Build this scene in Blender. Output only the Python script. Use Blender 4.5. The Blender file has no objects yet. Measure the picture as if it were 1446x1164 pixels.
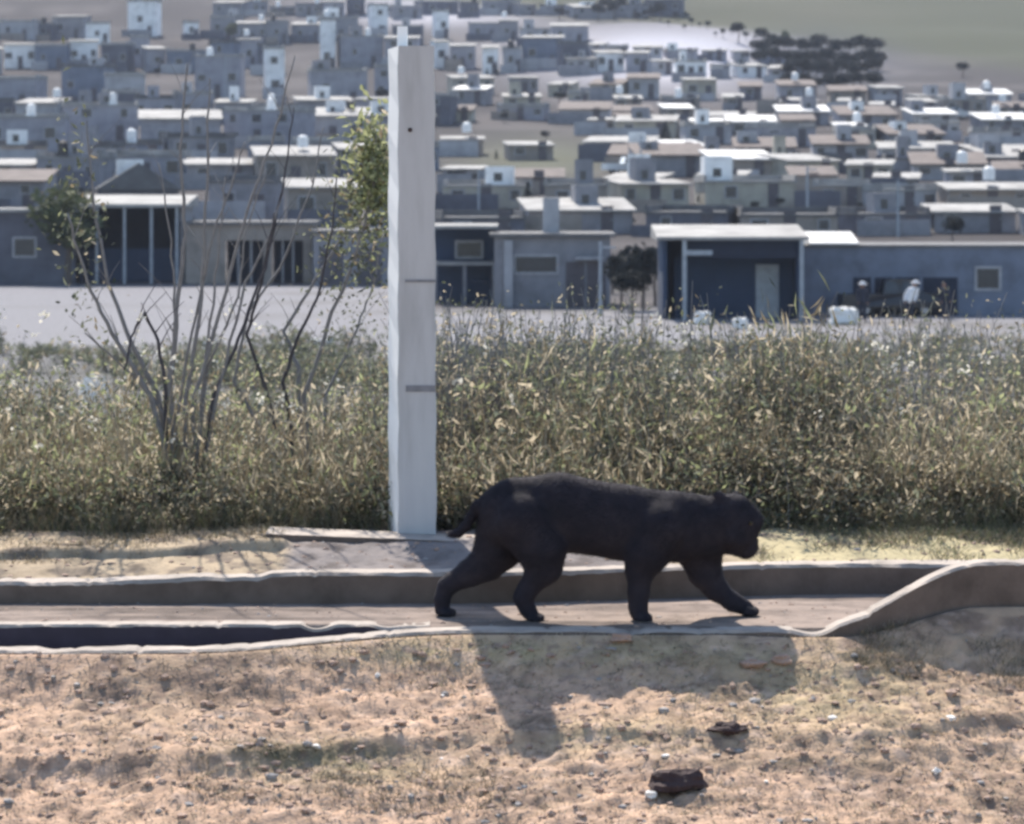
import bpy, math, random
import numpy as np
from mathutils import Vector, Matrix

R = math.radians
sc = bpy.context.scene
C = sc.collection
rnd = random.Random(11)
rng = np.random.default_rng(5)

# ------------------------------------------------------------------ camera
CAMZ, F, CX, HY = 2.1, 4500.0, 723.0, 243.0      # eye height; focal length, centre and horizon in photo pixels
cd = bpy.data.cameras.new('camera'); cam = bpy.data.objects.new('camera', cd); C.objects.link(cam)
cam.location = (0, 0, CAMZ); cam.rotation_euler = (R(90), 0, 0)
cd.sensor_width = 36; cd.lens = F / 1446 * 36
cd.shift_y = -(582 - HY) / 1446
cd.clip_start = .5; cd.clip_end = 6000
cd.dof.use_dof = True; cd.dof.focus_distance = 15.0; cd.dof.aperture_fstop = 6
sc.camera = cam

# ------------------------------------------------------------------ light
AZ, EL = 12, 46                                   # sun stands behind the cat, a little to the left
w = bpy.data.worlds.new('World'); sc.world = w; w.use_nodes = True
nt = w.node_tree
sky = nt.nodes.new('ShaderNodeTexSky'); sky.sky_type = 'NISHITA'; sky.sun_disc = False
sky.sun_elevation = R(EL); sky.sun_rotation = R(-AZ)
sky.air_density = 1.2; sky.dust_density = 1.0; sky.ozone_density = 2.0
bg = nt.nodes['Background']; bg.inputs[1].default_value = .105
nt.links.new(sky.outputs[0], bg.inputs[0])
S = Vector((-math.sin(R(AZ)) * math.cos(R(EL)), math.cos(R(AZ)) * math.cos(R(EL)), math.sin(R(EL))))
sd = bpy.data.lights.new('sun', 'SUN'); sd.energy = 4.2; sd.angle = R(.5); sd.color = (1, .92, .81)
so = bpy.data.objects.new('sun', sd); C.objects.link(so); so.rotation_euler = S.to_track_quat('Z', 'Y').to_euler()
sc.view_settings.view_transform = 'Standard'; sc.view_settings.look = 'None'
sc.view_settings.exposure = 1.15; sc.view_settings.gamma = 1
sc.render.engine = 'CYCLES'
sc.render.filter_size = 1.5
try:
    sc.cycles.pixel_filter_type = 'BLACKMAN_HARRIS'; sc.cycles.filter_width = 3.0
    sc.cycles.max_bounces = 6; sc.cycles.volume_bounces = 0; sc.cycles.use_denoising = True
    sc.cycles.volume_step_rate = 5
except Exception: pass

# ------------------------------------------------------------------ helpers
def P(px, py, D):
    return Vector(((px - CX) / F * D, D, CAMZ + (HY - py) / F * D))

def link(name, data, parent=None):
    o = bpy.data.objects.new(name, data); C.objects.link(o)
    if parent: o.parent = parent
    return o

def tag(o, label=None, cat=None, group=None, kind=None):
    if label: o['label'] = label
    if cat: o['category'] = cat
    if group: o['group'] = group
    if kind: o['kind'] = kind
    return o

def thing(name, loc, label, cat, group=None, rz=0):
    o = link(name, None); o.location = loc; o.rotation_euler = (0, 0, rz)
    return tag(o, label, cat, group)

def mat(name, cols, scale=8, rough=.9, bump=.3, bscale=None, detail=6, trans=0, vcol=False, contrast=.5, dist=.02, obj=True, metal=0, spec=.3, stretch=None):
    m = bpy.data.materials.new(name); m.use_nodes = True
    n = m.node_tree; L = n.links.new; b = n.nodes['Principled BSDF']
    b.inputs['Roughness'].default_value = rough; b.inputs['Metallic'].default_value = metal
    b.inputs['Specular IOR Level'].default_value = spec
    tc = n.nodes.new('ShaderNodeTexCoord'); src = tc.outputs['Object']
    if stretch:
        mp = n.nodes.new('ShaderNodeMapping'); mp.inputs['Scale'].default_value = stretch
        L(src, mp.inputs[0]); src = mp.outputs[0]
    tx = n.nodes.new('ShaderNodeTexNoise'); tx.inputs['Scale'].default_value = scale; tx.inputs['Detail'].default_value = detail
    tx.inputs['Roughness'].default_value = .62
    L(src, tx.inputs['Vector'])
    rp = n.nodes.new('ShaderNodeValToRGB'); L(tx.outputs[0], rp.inputs[0])
    k = len(cols); e = rp.color_ramp.elements
    lo, hi = .5 - contrast / 2, .5 + contrast / 2
    e[0].position = lo; e[1].position = hi
    e[0].color = (*cols[0], 1); e[1].color = (*cols[-1], 1)
    for i in range(1, k - 1):
        q = e.new(lo + (hi - lo) * i / (k - 1)); q.color = (*cols[i], 1)
    out = rp.outputs[0]
    if vcol:
        at = n.nodes.new('ShaderNodeAttribute'); at.attribute_name = 'Col'
        mx = n.nodes.new('ShaderNodeMix'); mx.data_type = 'RGBA'; mx.blend_type = 'MULTIPLY'; mx.inputs['Factor'].default_value = 1
        L(at.outputs['Color'], mx.inputs['A']); L(out, mx.inputs['B']); out = mx.outputs['Result']
    L(out, b.inputs['Base Color'])
    if bump:
        t2 = n.nodes.new('ShaderNodeTexNoise'); t2.inputs['Scale'].default_value = bscale or scale * 4; t2.inputs['Detail'].default_value = 5
        L(src, t2.inputs['Vector'])
        bp = n.nodes.new('ShaderNodeBump'); bp.inputs['Strength'].default_value = bump; bp.inputs['Distance'].default_value = dist
        L(t2.outputs[0], bp.inputs['Height']); L(bp.outputs[0], b.inputs['Normal'])
    if trans:
        tr = n.nodes.new('ShaderNodeBsdfTranslucent'); L(out, tr.inputs[0])
        ms = n.nodes.new('ShaderNodeMixShader'); ms.inputs[0].default_value = trans
        L(b.outputs[0], ms.inputs[1]); L(tr.outputs[0], ms.inputs[2])
        L(ms.outputs[0], n.nodes['Material Output'].inputs[0])
    return m

def g(v, t=1.0): return (v * t, v, v / t)
M = {}
def shades(c, a=.75, b=1.2): return [tuple(x * a for x in c), c, tuple(min(.95, x * b) for x in c)]
M['ground'] = mat('ground', [(.62, .62, .62), (1, 1, 1), (1.25, 1.22, 1.18)], 6, .97, .6, 60, vcol=True, contrast=.42, dist=.010, spec=.04)
M['kerb'] = mat('kerb_sunlit_top', shades((.34, .295, .26), .5, 1.3), 5, .9, .6, 70, dist=.006)  # upper faces of the concrete, with sunlight painted in as a lighter colour
M['gutter_shade'] = mat('gutter_shaded_face', shades((.035, .030, .048), .7, 1.4), 6, .6, .4, 60, dist=.004)  # gutter step face: its shade is painted in as a dark purple
M['kerb_face'] = mat('kerb_shaded_face', shades((.14, .108, .092), .55, 1.4), 4, .9, .6, 60, dist=.006)  # same concrete on upright faces, darkened to paint in their shade
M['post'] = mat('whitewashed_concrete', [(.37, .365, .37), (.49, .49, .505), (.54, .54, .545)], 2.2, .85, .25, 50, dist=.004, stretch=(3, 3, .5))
M['post_sunlit'] = mat('post_sunlit_side', [(.86, .86, .86), (.90, .90, .90)], 3, .8, .2, 50, dist=.003)  # left side and stub of the post: sunlight painted in as white
M['post_mark'] = mat('grey_stain', shades((.22, .22, .24)), 20, .9, 0)
M['fur'] = mat('black_fur', [(.018, .018, .025), (.028, .025, .034), (.042, .036, .044)], 9, .8, .4, 90, dist=.004, spec=.15)
M['eye'] = mat('amber_eye', shades((.035, .025, .01)), 5, .4, 0)
M['nose'] = mat('nose_skin', shades((.02, .016, .016)), 30, .35, .2)
for i, c in enumerate([(.105, .115, .075), (.165, .178, .135), (.18, .15, .10), (.46, .40, .30), (.07, .08, .062), (.28, .30, .165)]):
    M['leaf%d' % i] = mat('leaf_%s' % ['olive', 'sage', 'ochre', 'straw', 'deep', 'lime'][i], shades(c), 3, .75, 0, trans=.5)
M['seed'] = mat('seed_head', shades((.62, .60, .54)), 20, .9, 0, trans=.4)
M['twig'] = mat('twig', shades((.17, .14, .12)), 20, .9, 0)
M['stem'] = mat('grey_stem', shades((.21, .20, .20)), 20, .9, 0)
M['stemdark'] = mat('dark_stem', shades((.07, .065, .075)), 20, .9, 0)
M['stone'] = mat('stone', shades((.34, .24, .19)), 12, .9, .6, 60)
M['stonegrey'] = mat('grey_stone', shades((.30, .28, .27)), 12, .9, .6, 60)
M['stonedark'] = mat('dark_stone', shades((.055, .035, .035)), 12, .9, .6, 60)
M['stonewhite'] = mat('white_stone', shades((.75, .72, .68)), 12, .9, .3, 60)
WALL = {'grey': (.30, .30, .33), 'lilac grey': (.36, .36, .41), 'pale grey': (.46, .46, .49), 'white': (.80, .80, .80), 'tan': (.34, .30, .27),
        'dark grey': (.14, .145, .18), 'blue grey': (.20, .23, .30), 'cream': (.48, .45, .38)}
for k, c in WALL.items(): M['w_' + k] = mat('wall_' + k.replace(' ', '_'), shades(tuple(q * (.78 if k != 'white' else 1) for q in c), .55, 1.25), .7, .9, .3, 12, dist=.02)
M['roof_pale'] = mat('pale_roof', shades((.27, .265, .26), .5, 1.5), .5, .9, .3, 10)
M['roof_grey'] = mat('grey_roof', shades((.12, .12, .125), .6, 1.4), .8, .9, .3, 10)
M['roof_brown'] = mat('brown_roof', shades((.12, .10, .095), .6, 1.4), .8, .9, .3, 10)
M['roof_white'] = mat('white_sheet_roof', shades((.50, .50, .50), .6, 1.3), 1, .7, 0)
M['glass'] = mat('window_glass', shades((.03, .035, .045)), 3, .25, 0, spec=.5)
M['frame'] = mat('window_frame', shades((.35, .35, .37)), 3, .7, 0)
M['door'] = mat('door_paint', shades((.10, .09, .10)), 3, .7, 0)
M['tank_black'] = mat('black_tank', shades((.03, .03, .035)), 3, .5, 0)
M['tank_white'] = mat('white_tank', shades((.8, .8, .8)), 3, .5, 0)
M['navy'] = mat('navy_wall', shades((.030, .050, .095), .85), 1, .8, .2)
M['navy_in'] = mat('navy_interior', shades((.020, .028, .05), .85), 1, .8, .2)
M['steel'] = mat('painted_steel', shades((.33, .36, .40)), 4, .6, 0)
M['bark'] = mat('bark', shades((.12, .10, .09)), 8, .95, .4)
M['crown_dark'] = mat('crown_dark', shades((.026, .032, .034)), 2, .85, 0, trans=.15)
M['crown_olive'] = mat('crown_olive', shades((.08, .095, .05)), 2, .85, 0, trans=.2)
M['tyre'] = mat('tyre', shades((.02, .02, .02)), 8, .8, 0)
M['rim'] = mat('rim', shades((.4, .4, .42)), 8, .4, 0, metal=.7)
for nme, c in {'white': (.8, .8, .8), 'black': (.02, .022, .03), 'silver': (.45, .46, .48), 'blue': (.04, .07, .16), 'red': (.25, .03, .03)}.items():
    M['car_' + nme] = mat('car_paint_' + nme, shades(c, .95, 1.05), 2, .3, 0, spec=.5)
M['shirt'] = mat('white_cloth', shades((.78, .77, .78)), 20, .9, .2)
M['cloth_dark'] = mat('dark_cloth', shades((.03, .035, .055)), 20, .9, .2)
M['skin'] = mat('skin', shades((.30, .17, .12)), 20, .6, 0)
M['hair'] = mat('hair', shades((.02, .015, .012)), 40, .6, 0)

class MB:
    def __init__(s): s.v = []; s.f = []; s.mi = []; s.n = 0
    def add(s, V, Fc, mi=0):
        V = np.asarray(V, float).reshape(-1, 3)
        s.v.append(V)
        for f in Fc: s.f.append([int(i) + s.n for i in f]); s.mi.append(mi)
        s.n += len(V); return s
    def box(s, x0, x1, y0, y1, z0, z1, mi=0, top=None):
        t = top or (0, 0)                       # (front z offset, back z offset) of the top face
        V = [(x0, y0, z0), (x1, y0, z0), (x1, y1, z0), (x0, y1, z0), (x0, y0, z1 + t[0]), (x1, y0, z1 + t[0]), (x1, y1, z1 + t[1]), (x0, y1, z1 + t[1])]
        return s.add(V, [(0, 3, 2, 1), (4, 5, 6, 7), (0, 1, 5, 4), (1, 2, 6, 5), (2, 3, 7, 6), (3, 0, 4, 7)], mi)
    def cyl(s, c, r, h, n=12, axis=2, mi=0, r2=None):
        r2 = r if r2 is None else r2
        V = []
        for k, (rr, zz) in enumerate(((r, 0), (r2, h))):
            for i in range(n):
                a = 2 * math.pi * i / n; p = [0, 0, 0]
                p[axis] = zz; p[(axis + 1) % 3] = rr * math.cos(a); p[(axis + 2) % 3] = rr * math.sin(a)
                V.append([p[j] + c[j] for j in range(3)])
        Fc = [(i, (i + 1) % n, n + (i + 1) % n, n + i) for i in range(n)] + [tuple(range(n))[::-1], tuple(range(n, 2 * n))]
        return s.add(V, Fc, mi)
    def tube(s, pts, rad, n=6, mi=0):
        pts = [Vector(p) for p in pts]; V = []; K = len(pts)
        for i, p in enumerate(pts):
            d = (pts[min(i + 1, K - 1)] - pts[max(i - 1, 0)]).normalized()
            a = d.orthogonal().normalized() if i == 0 else (a - d * a.dot(d)).normalized()
            b = d.cross(a); r = rad[i] if hasattr(rad, '__len__') else rad
            for j in range(n):
                t = 2 * math.pi * j / n; V.append(p + (a * math.cos(t) + b * math.sin(t)) * r)
        Fc = [(i * n + j, i * n + (j + 1) % n, (i + 1) * n + (j + 1) % n, (i + 1) * n + j) for i in range(K - 1) for j in range(n)]
        Fc += [tuple(range(n))[::-1], tuple(range((K - 1) * n, K * n))]
        return s.add(V, Fc, mi)
    def build(s, name, mats, parent=None, smooth=False):
        V = np.concatenate(s.v); me = bpy.data.meshes.new(name)
        me.from_pydata(V.tolist(), [], s.f)
        for m in (mats if isinstance(mats, (list, tuple)) else [mats]): me.materials.append(m)
        me.polygons.foreach_set('material_index', s.mi)
        if smooth: me.polygons.foreach_set('use_smooth', [True] * len(s.f))
        me.update(); return link(name, me, parent)

def npmesh(name, V, Q, mats, parent=None, mi=None, smooth=False, col=None):
    """V (n,3), Q (m,k) -> one mesh object, quickly"""
    V = np.ascontiguousarray(V, np.float32); Q = np.ascontiguousarray(Q, np.int32); k = Q.shape[1]
    me = bpy.data.meshes.new(name)
    me.vertices.add(len(V)); me.vertices.foreach_set('co', V.ravel())
    me.loops.add(Q.size); me.loops.foreach_set('vertex_index', Q.ravel())
    me.polygons.add(len(Q)); me.polygons.foreach_set('loop_start', np.arange(0, Q.size, k, dtype=np.int32))
    try: me.polygons.foreach_set('loop_total', np.full(len(Q), k, np.int32))
    except Exception: pass
    for m in (mats if isinstance(mats, (list, tuple)) else [mats]): me.materials.append(m)
    if mi is not None: me.polygons.foreach_set('material_index', np.asarray(mi, np.int32))
    me.polygons.foreach_set('use_smooth', np.full(len(Q), bool(smooth)))
    if col is not None:
        a = me.color_attributes.new('Col', 'FLOAT_COLOR', 'POINT'); a.data.foreach_set('color', np.ascontiguousarray(col, np.float32).ravel())
    me.update(calc_edges=True); me.validate()
    return link(name, me, parent)

def sstep(a, b, x):
    t = np.clip((np.asarray(x, float) - a) / (b - a), 0, 1); return t * t * (3 - 2 * t)

def vnoise(x, y, seed=0):
    xi = np.floor(x).astype(np.int64); yi = np.floor(y).astype(np.int64); fx = x - xi; fy = y - yi
    def h(a, b):
        n = (a * 374761393 + b * 668265263 + seed * 974711) & 0x7fffffff
        n = ((n ^ (n >> 13)) * 1274126177) & 0x7fffffff
        return ((n ^ (n >> 16)) & 0xffff) / 65535.0
    u = fx * fx * (3 - 2 * fx); v = fy * fy * (3 - 2 * fy)
    return (h(xi, yi) * (1 - u) + h(xi + 1, yi) * u) * (1 - v) + (h(xi, yi + 1) * (1 - u) + h(xi + 1, yi + 1) * u) * v - .5

def fbm(x, y, f, o=4, seed=0):
    x = np.asarray(x, float); y = np.asarray(y, float)
    s = 0; a = 1
    for i in range(o):
        s = s + a * vnoise(x * f + 17.3 * i, y * f + 5.1 * i, seed + i); f *= 2.03; a *= .5
    return s

# ------------------------------------------------------------------ the lie of the land
def X15(px): return (px - CX) / F * 15
def near_y(X):  return 14.25 + .40 * sstep(X15(250), X15(680), X) + .40 * sstep(X15(1150), X15(1420), X)
def near_z(X):  return .262 * sstep(X15(1120), X15(1390), X) - .032 * (1 - sstep(X15(300), X15(650), X))
def far_y(X):   return 15.50 + .34 * sstep(X15(600), X15(1250), X) + .10 * sstep(X15(500), X15(80), X) * 0
def far_z(X):   return .150 - .045 * (1 - sstep(X15(80), X15(420), X)) - .0 * X
PD = [30, 60, 95, 115, 150, 190, 260, 350, 450, 560, 700, 900, 1300]
PZ = [-1.0, -3.2, -4.3, -4.5, -4.5] + [CAMZ + (HY - y) / F * D for D, y in ((190, 402), (260, 300), (350, 215), (450, 150), (560, 95), (700, 35), (900, -60), (1300, -200))]
def land_z(X, Y):
    X = np.asarray(X, float); Y = np.asarray(Y, float)
    nk = near_y(X); d = nk - Y
    fg = near_z(X) * 0 - .015 - .02 * sstep(.1, .0, d)
    fg = fg - .56 * np.clip(d - .10, 0, .30) - .235 * np.clip(d - .40, 0, 2.2) + .075 * sstep(X15(1210), X15(1370), X) * sstep(.9, .1, d) - .028 * (1 - sstep(X15(300), X15(650), X)) - .012 * sstep(X15(1000), X15(1100), X) * sstep(X15(1240), X15(1180), X) - .10 * sstep(2.2, 4, d)
    # ruts and low banks running along the bare dirt
    rut1 = sstep(.98, 1.10, d + .05 * fbm(X, Y * 0, 1.1, 2, 3)) * (1 - .75 * sstep(X15(560), X15(900), X))
    rut2 = sstep(1.10, 1.25, d + .06 * fbm(X, Y * 0, 1.3, 2, 9)) * sstep(X15(950), X15(1150), X)
    fg = fg - .035 * rut1 - .035 * rut2 + .02 * sstep(.75, .97, d) * sstep(1.02, .97, d)
    rough = fbm(X, Y, 2.2, 3, 1) * .035 + fbm(X, Y, 9, 3, 2) * .022 + fbm(X * .8 + Y * .6, (Y * .8 - X * .6) * 1.4, 19, 3, 4) * .022
    fg = fg + rough * sstep(.05, .35, d)
    gut = -.14 * (1 - sstep(X15(380), X15(640), X)) * sstep(14.80, 14.74, Y)
    fl = gut + .004 * fbm(X, Y, 8, 3, 6)
    fk = far_y(X)
    bk = far_z(X) - .012 + (.075 - .0) * sstep(0, .75, Y - fk) + .045 * sstep(.62, .66, Y - fk) * (1 - sstep(X15(370), X15(390), X)) - .02 * (1 - sstep(X15(370), X15(390), X)) + fbm(X, Y, 5, 4, 7) * .022 * sstep(.16, .3, Y - fk)
    wild = .22 + .05 * fbm(X, Y, .8, 3, 8)
    z = np.where(Y < nk, fg, np.where(Y < fk + .08, fl, bk))
    z = np.where(Y > 17, wild, z)
    far = np.interp(Y, [17, 20, 25] + PD, [.22, .10, -.35] + PZ) + fbm(X, Y, .02, 3, 12) * 2.0 * sstep(180, 500, Y)
    # a pale spoil mound among the houses, and a higher spur to the right of it
    px = CX + X / np.maximum(Y, 1) * F
    far = far + 5.0 * np.exp(-((px - 930) / 150) ** 2 - ((Y - 600) / 60) ** 2)
    z = np.where(Y > 17.5, far, z)
    return z

def lz(x, y): return float(land_z(np.array([x]), np.array([y]))[0])

def ground_hit(px, py, D0=100, D1=1200):
    """distance at which the sight line through a photo pixel meets the ground"""
    D = np.concatenate([np.arange(D0, D1, .5)])
    X = (px - CX) / F * D
    y = HY - (land_z(X, D) - CAMZ) * F / D
    i = np.argmax(y <= py)
    return float(D[i])

def make_ground():
    Ys = list(np.arange(1, 12.2, .35)) + list(np.arange(12.2, 17.6, .018))
    y = 17.6
    while y < 1300: Ys.append(y); y *= 1.019
    Ys = np.array(Ys); n = 460
    u = np.linspace(-1, 1, n)
    hw = np.maximum(3.6 + .03 * Ys, 1) + .40 * np.maximum(0, Ys - 15)
    U = u[None, :] * hw[:, None]
    U[:, 0] -= 6 + hw * 1.5; U[:, -1] += 6 + hw * 1.5
    Y = np.repeat(Ys[:, None], n, 1)
    # bring vertices onto the kerb lines so that the steps are crisp
    Z = land_z(U, Y)
    V = np.stack([U, Y, Z], -1).reshape(-1, 3)
    i = np.arange(len(Ys) - 1)[:, None] * n + np.arange(n - 1)[None, :]
    Q = np.stack([i, i + 1, i + n + 1, i + n], -1).reshape(-1, 4)
    X, Y = V[:, 0], V[:, 1]
    px = CX + X / Y * F; py = HY - (V[:, 2] - CAMZ) * F / Y
    def mixc(c, c2, t): return c * (1 - t[:, None]) + np.array(c2) * t[:, None]
    col = np.tile(np.array((.44, .305, .222)), (len(V), 1))
    n1 = fbm(X, Y, 1.3, 4, 21); n2 = fbm(X, Y, 4.5, 4, 22)
    col = mixc(col, (.39, .285, .20), np.clip(sstep(-.15, .5, n1 + .5 * n2) * .8, 0, 1))
    # dried yellow-green patches
    def blob(cx, cy, sx, sy): return np.exp(-((px - cx) / sx) ** 2 - ((py - cy) / sy) ** 2)
    gr = np.clip(blob(760, 920, 330, 26) + blob(480, 1075, 150, 30) + blob(1180, 980, 200, 70) * .8 + blob(860, 1040, 120, 25) * .8, 0, 1)
    fgm = (Y < 14.9)
    col = np.where(fgm[:, None], mixc(col, (.34, .29, .175), gr * (.75 + .5 * n2).clip(0, 1)), col)
    dk = np.clip(sstep(.15, .55, n2 + .6 * n1), 0, 1) * fgm
    col = mixc(col, (.20, .145, .115), dk * .75)
    col = mixc(col, (.11, .10, .07), np.clip(blob(440, 1058, 130, 14) * 1.1 + blob(470, 1085, 90, 22) * .7 + blob(1120, 1078, 150, 9) * .8 + blob(640, 1068, 240, 5) * .6, 0, 1) * fgm * (.6 + n2).clip(0, 1))
    col = mixc(col, (.50, .37, .29), sstep(.10, .45, fbm(X, Y * 1.6, 14, 4, 91)) * fgm * .7)
    col = mixc(col, (.21, .15, .12), sstep(.12, .5, fbm(X, Y * 1.8, 17, 3, 95)) * fgm * .7)
    # concrete channel floor
    fk = far_y(X); nk = near_y(X)
    fl = (Y >= nk - .02) & (Y < fk + .02)
    col = np.where(fl[:, None], mixc(np.tile(np.array((.25, .205, .18)), (len(V), 1)), (.12, .10, .09), sstep(-.2, .5, fbm(X * .35, Y * 4, 1.8, 4, 30))), col)
    bk = (Y >= fk + .02) & (Y < 17.6)
    col = np.where(bk[:, None], mixc(np.tile(np.array((.34, .275, .20)), (len(V), 1)), (.42, .37, .225), sstep(X15(1030), X15(1130), X) * .75), col)
    rub = sstep(X15(370), X15(400), X) * sstep(X15(1000), X15(900), X)
    col = np.where(bk[:, None], mixc(col, (.20, .18, .175), rub), col)
    col = np.where(bk[:, None], mixc(col, (.10, .085, .08), sstep(.05, .4, fbm(X, Y, 8, 4, 97)) * .7), col)
    wild = (Y >= 16.9) & (Y < 60)
    col = np.where(wild[:, None], np.array((.20, .165, .115)), col)
    far = Y >= 60
    fc = np.tile(np.array((.19, .19, .205)), (len(V), 1))                       # pale trodden lot
    m = sstep(150, 158, Y - 36 * (px < 600)); fc = mixc(fc, (.055, .052, .055), m)  # streets between the houses
    fc = mixc(fc, (.12, .115, .11), sstep(0, .5, fbm(X * .35, Y, .16, 4, 41)) * .8 * (Y < 200))
    fc = mixc(fc, (.10, .10, .095), sstep(112, 96, Y + 14 * fbm(X, Y * 0, .12, 3, 42)) * .8)
    fc = mixc(fc, (.10, .093, .095), sstep(-.1, .45, fbm(X, Y, .09, 3, 40)) * m * .8)
    fc = mixc(fc, (.10, .105, .08), np.clip(blob(760, 225, 110, 28) + blob(420, 165, 60, 14), 0, 1))
    fc = mixc(fc, (.40, .40, .45), np.clip(blob(950, 80, 190, 40) * 1.3 + blob(600, 15, 130, 20), 0, 1))
    hill = sstep(640, 720, Y + (px - 950) * .25)
    fc = mixc(fc, (.065, .07, .05), hill)
    fc = mixc(fc, (.085, .085, .065), hill * sstep(0, .6, fbm(X, Y, .012, 4, 44)))
    fc = mixc(fc, (.05, .055, .07), np.clip(blob(1150, 92, 90, 36) * 1.3 + blob(880, 12, 60, 10) * 1.2, 0, 1))
    col = np.where(far[:, None], fc, col)
    col = np.concatenate([col, np.ones((len(V), 1))], 1)
    return npmesh('ground', V, Q, M['ground'], smooth=True, col=col)

tag(make_ground(), kind='structure')

# ------------------------------------------------------------------ kerbs, swept along their lines
def sweep(name, xs, fy, fz, prof, m, seed=0, jit=.006, tops=(1, 2, 3), face='kerb_face'):
    """prof: (dy, dz) ring; solid of that section following y=fy(x), z=fz(x)"""
    xs = np.array(xs); y = fy(xs); z = fz(xs); K = len(prof)
    V = np.zeros((len(xs), K, 3))
    for k, (dy, dz) in enumerate(prof):
        V[:, k, 0] = xs; V[:, k, 1] = y + dy; V[:, k, 2] = z + dz
        V[:, k, 1] += jit * fbm(xs, xs * 0 + k * 3.3, 9, 4, seed); V[:, k, 2] += jit * fbm(xs, xs * 0 + k * 7.7, 7, 4, seed + 5) - .02 * np.clip(fbm(xs, xs * 0 + k, 21, 2, seed + 8) - .28, 0, 1)
    V[:, 1:5, 2] -= (np.abs(((xs + seed * .37) % 1.1) - .55) < .011)[:, None] * .008     # joints
    V[:, 1:5, 2] -= np.clip(fbm(xs, xs * 0, 2.3, 3, seed + 9) - .33, 0, 1)[:, None] * .10   # chipped stretches
    n = len(xs); i = np.arange(n - 1)[:, None] * K; k = np.arange(K)[None, :]
    Q = np.stack([i + k, i + (k + 1) % K, i + K + (k + 1) % K, i + K + k], -1).reshape(-1, 4)
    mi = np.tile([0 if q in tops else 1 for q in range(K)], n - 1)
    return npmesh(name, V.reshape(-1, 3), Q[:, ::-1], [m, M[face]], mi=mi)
xs = np.arange(-4.3, 4.3, .02)
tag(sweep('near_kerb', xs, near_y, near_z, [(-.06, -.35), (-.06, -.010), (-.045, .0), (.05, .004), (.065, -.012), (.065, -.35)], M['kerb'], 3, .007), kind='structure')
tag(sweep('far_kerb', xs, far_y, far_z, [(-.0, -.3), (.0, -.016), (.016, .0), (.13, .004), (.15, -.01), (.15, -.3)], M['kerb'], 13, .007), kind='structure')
xg = np.arange(-4.3, X15(610), .02)
tag(sweep('gutter_step', xg, lambda x: 14.745 + 0 * x, lambda x: .006 + 0 * x, [(-.0, -.2), (.0, -.01), (.01, .0), (.10, .002), (.11, -.2)], M['kerb'], 23, .006, face='gutter_shade'), kind='structure')

# footing slab at the foot of the post
mb = MB(); a = P(375, 754, 16.22); b = P(682, 766, 16.22)
N = 40
V = []
for i in range(N + 1):
    t = i / N; p = a.lerp(b, t); j = rnd.uniform(-.006, .006)
    V += [(p.x, 16.22 + j, p.z - .06 + rnd.uniform(-.006, .006)), (p.x, 16.22 + j, p.z), (p.x, 16.50, p.z + .005), (p.x, 16.50, p.z - .04)]
Fc = [(i * 4 + k, i * 4 + (k + 1) % 4, i * 4 + 4 + (k + 1) % 4, i * 4 + 4 + k) for i in range(N) for k in range(4)] + [(3, 2, 1, 0), (N * 4, N * 4 + 1, N * 4 + 2, N * 4 + 3)]
mb.add(V, [f[::-1] for f in Fc]); mb.mi = [1 if n_ < N * 4 and n_ % 4 in (0, 3) else 0 for n_ in range(len(Fc))]; o = mb.build('footing_slab', [M['kerb'], M['kerb_face']])  # slab front and underside take the darker colour with shade painted in
tag(o, 'thin concrete slab lying at the foot of the white post', 'slab')

# ------------------------------------------------------------------ the post
D = 16.55; s = D / F
pb = P(585, 757, D)
post = thing('concrete_post', (pb.x, D, pb.z - .05), 'tall whitewashed concrete post standing behind the black cat', 'post')
hpost = (757 - 66) * s + .05
xl, xm, xr = (550 - 585) * s, (563 - 585) * s, (617 - 585) * s
mb = MB(); SEG = 24
xlb = (548.5 - CX) / F * (D + .38) - pb.x; xrb = (613 - CX) / F * (D + .38) - pb.x
sec = [(xm + .004, -.10), (xm, -.094), (xlb, .38), (xrb, .38), (xr, -.094), (xr - .006, -.10)]
V = []
for i in range(SEG + 1):
    z = hpost * i / SEG
    for (x, y) in sec: V.append((x + .0035 * math.sin(i * 1.7 + x * 30) * (i > 0) + (x > 0) * -.010 * i / SEG, y, z))
K = len(sec)
Fc = [(i * K + k, i * K + (k + 1) % K, (i + 1) * K + (k + 1) % K, (i + 1) * K + k) for i in range(SEG) for k in range(K)] + [tuple(range(K))[::-1], tuple(SEG * K + k for k in range(K))]
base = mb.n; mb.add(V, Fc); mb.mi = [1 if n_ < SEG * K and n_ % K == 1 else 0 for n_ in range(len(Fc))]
mb.build('shaft', [M['post'], M['post_sunlit']], post)
MB().box(xm - .012, xm + .04, .10, .2, hpost - .01, hpost + .11).build('stub', M['post_sunlit'], post)
for (cx, cy, w_, h_) in ((594, 547, 40, 9), (592, 396, 38, 4)):
    MB().box((cx - w_ / 2 - 585) * s, xr - .006, -.104, -.09, (757 - cy - h_ / 2) * s + .05, (757 - cy + h_ / 2) * s + .05).build('joint_band', M['post_mark'], post)
MB().cyl(((580 - 585) * s, -.104, (757 - 184) * s + .05), .012, .02, 10, 1).build('bolt_hole', M['stonedark'], post)

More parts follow.
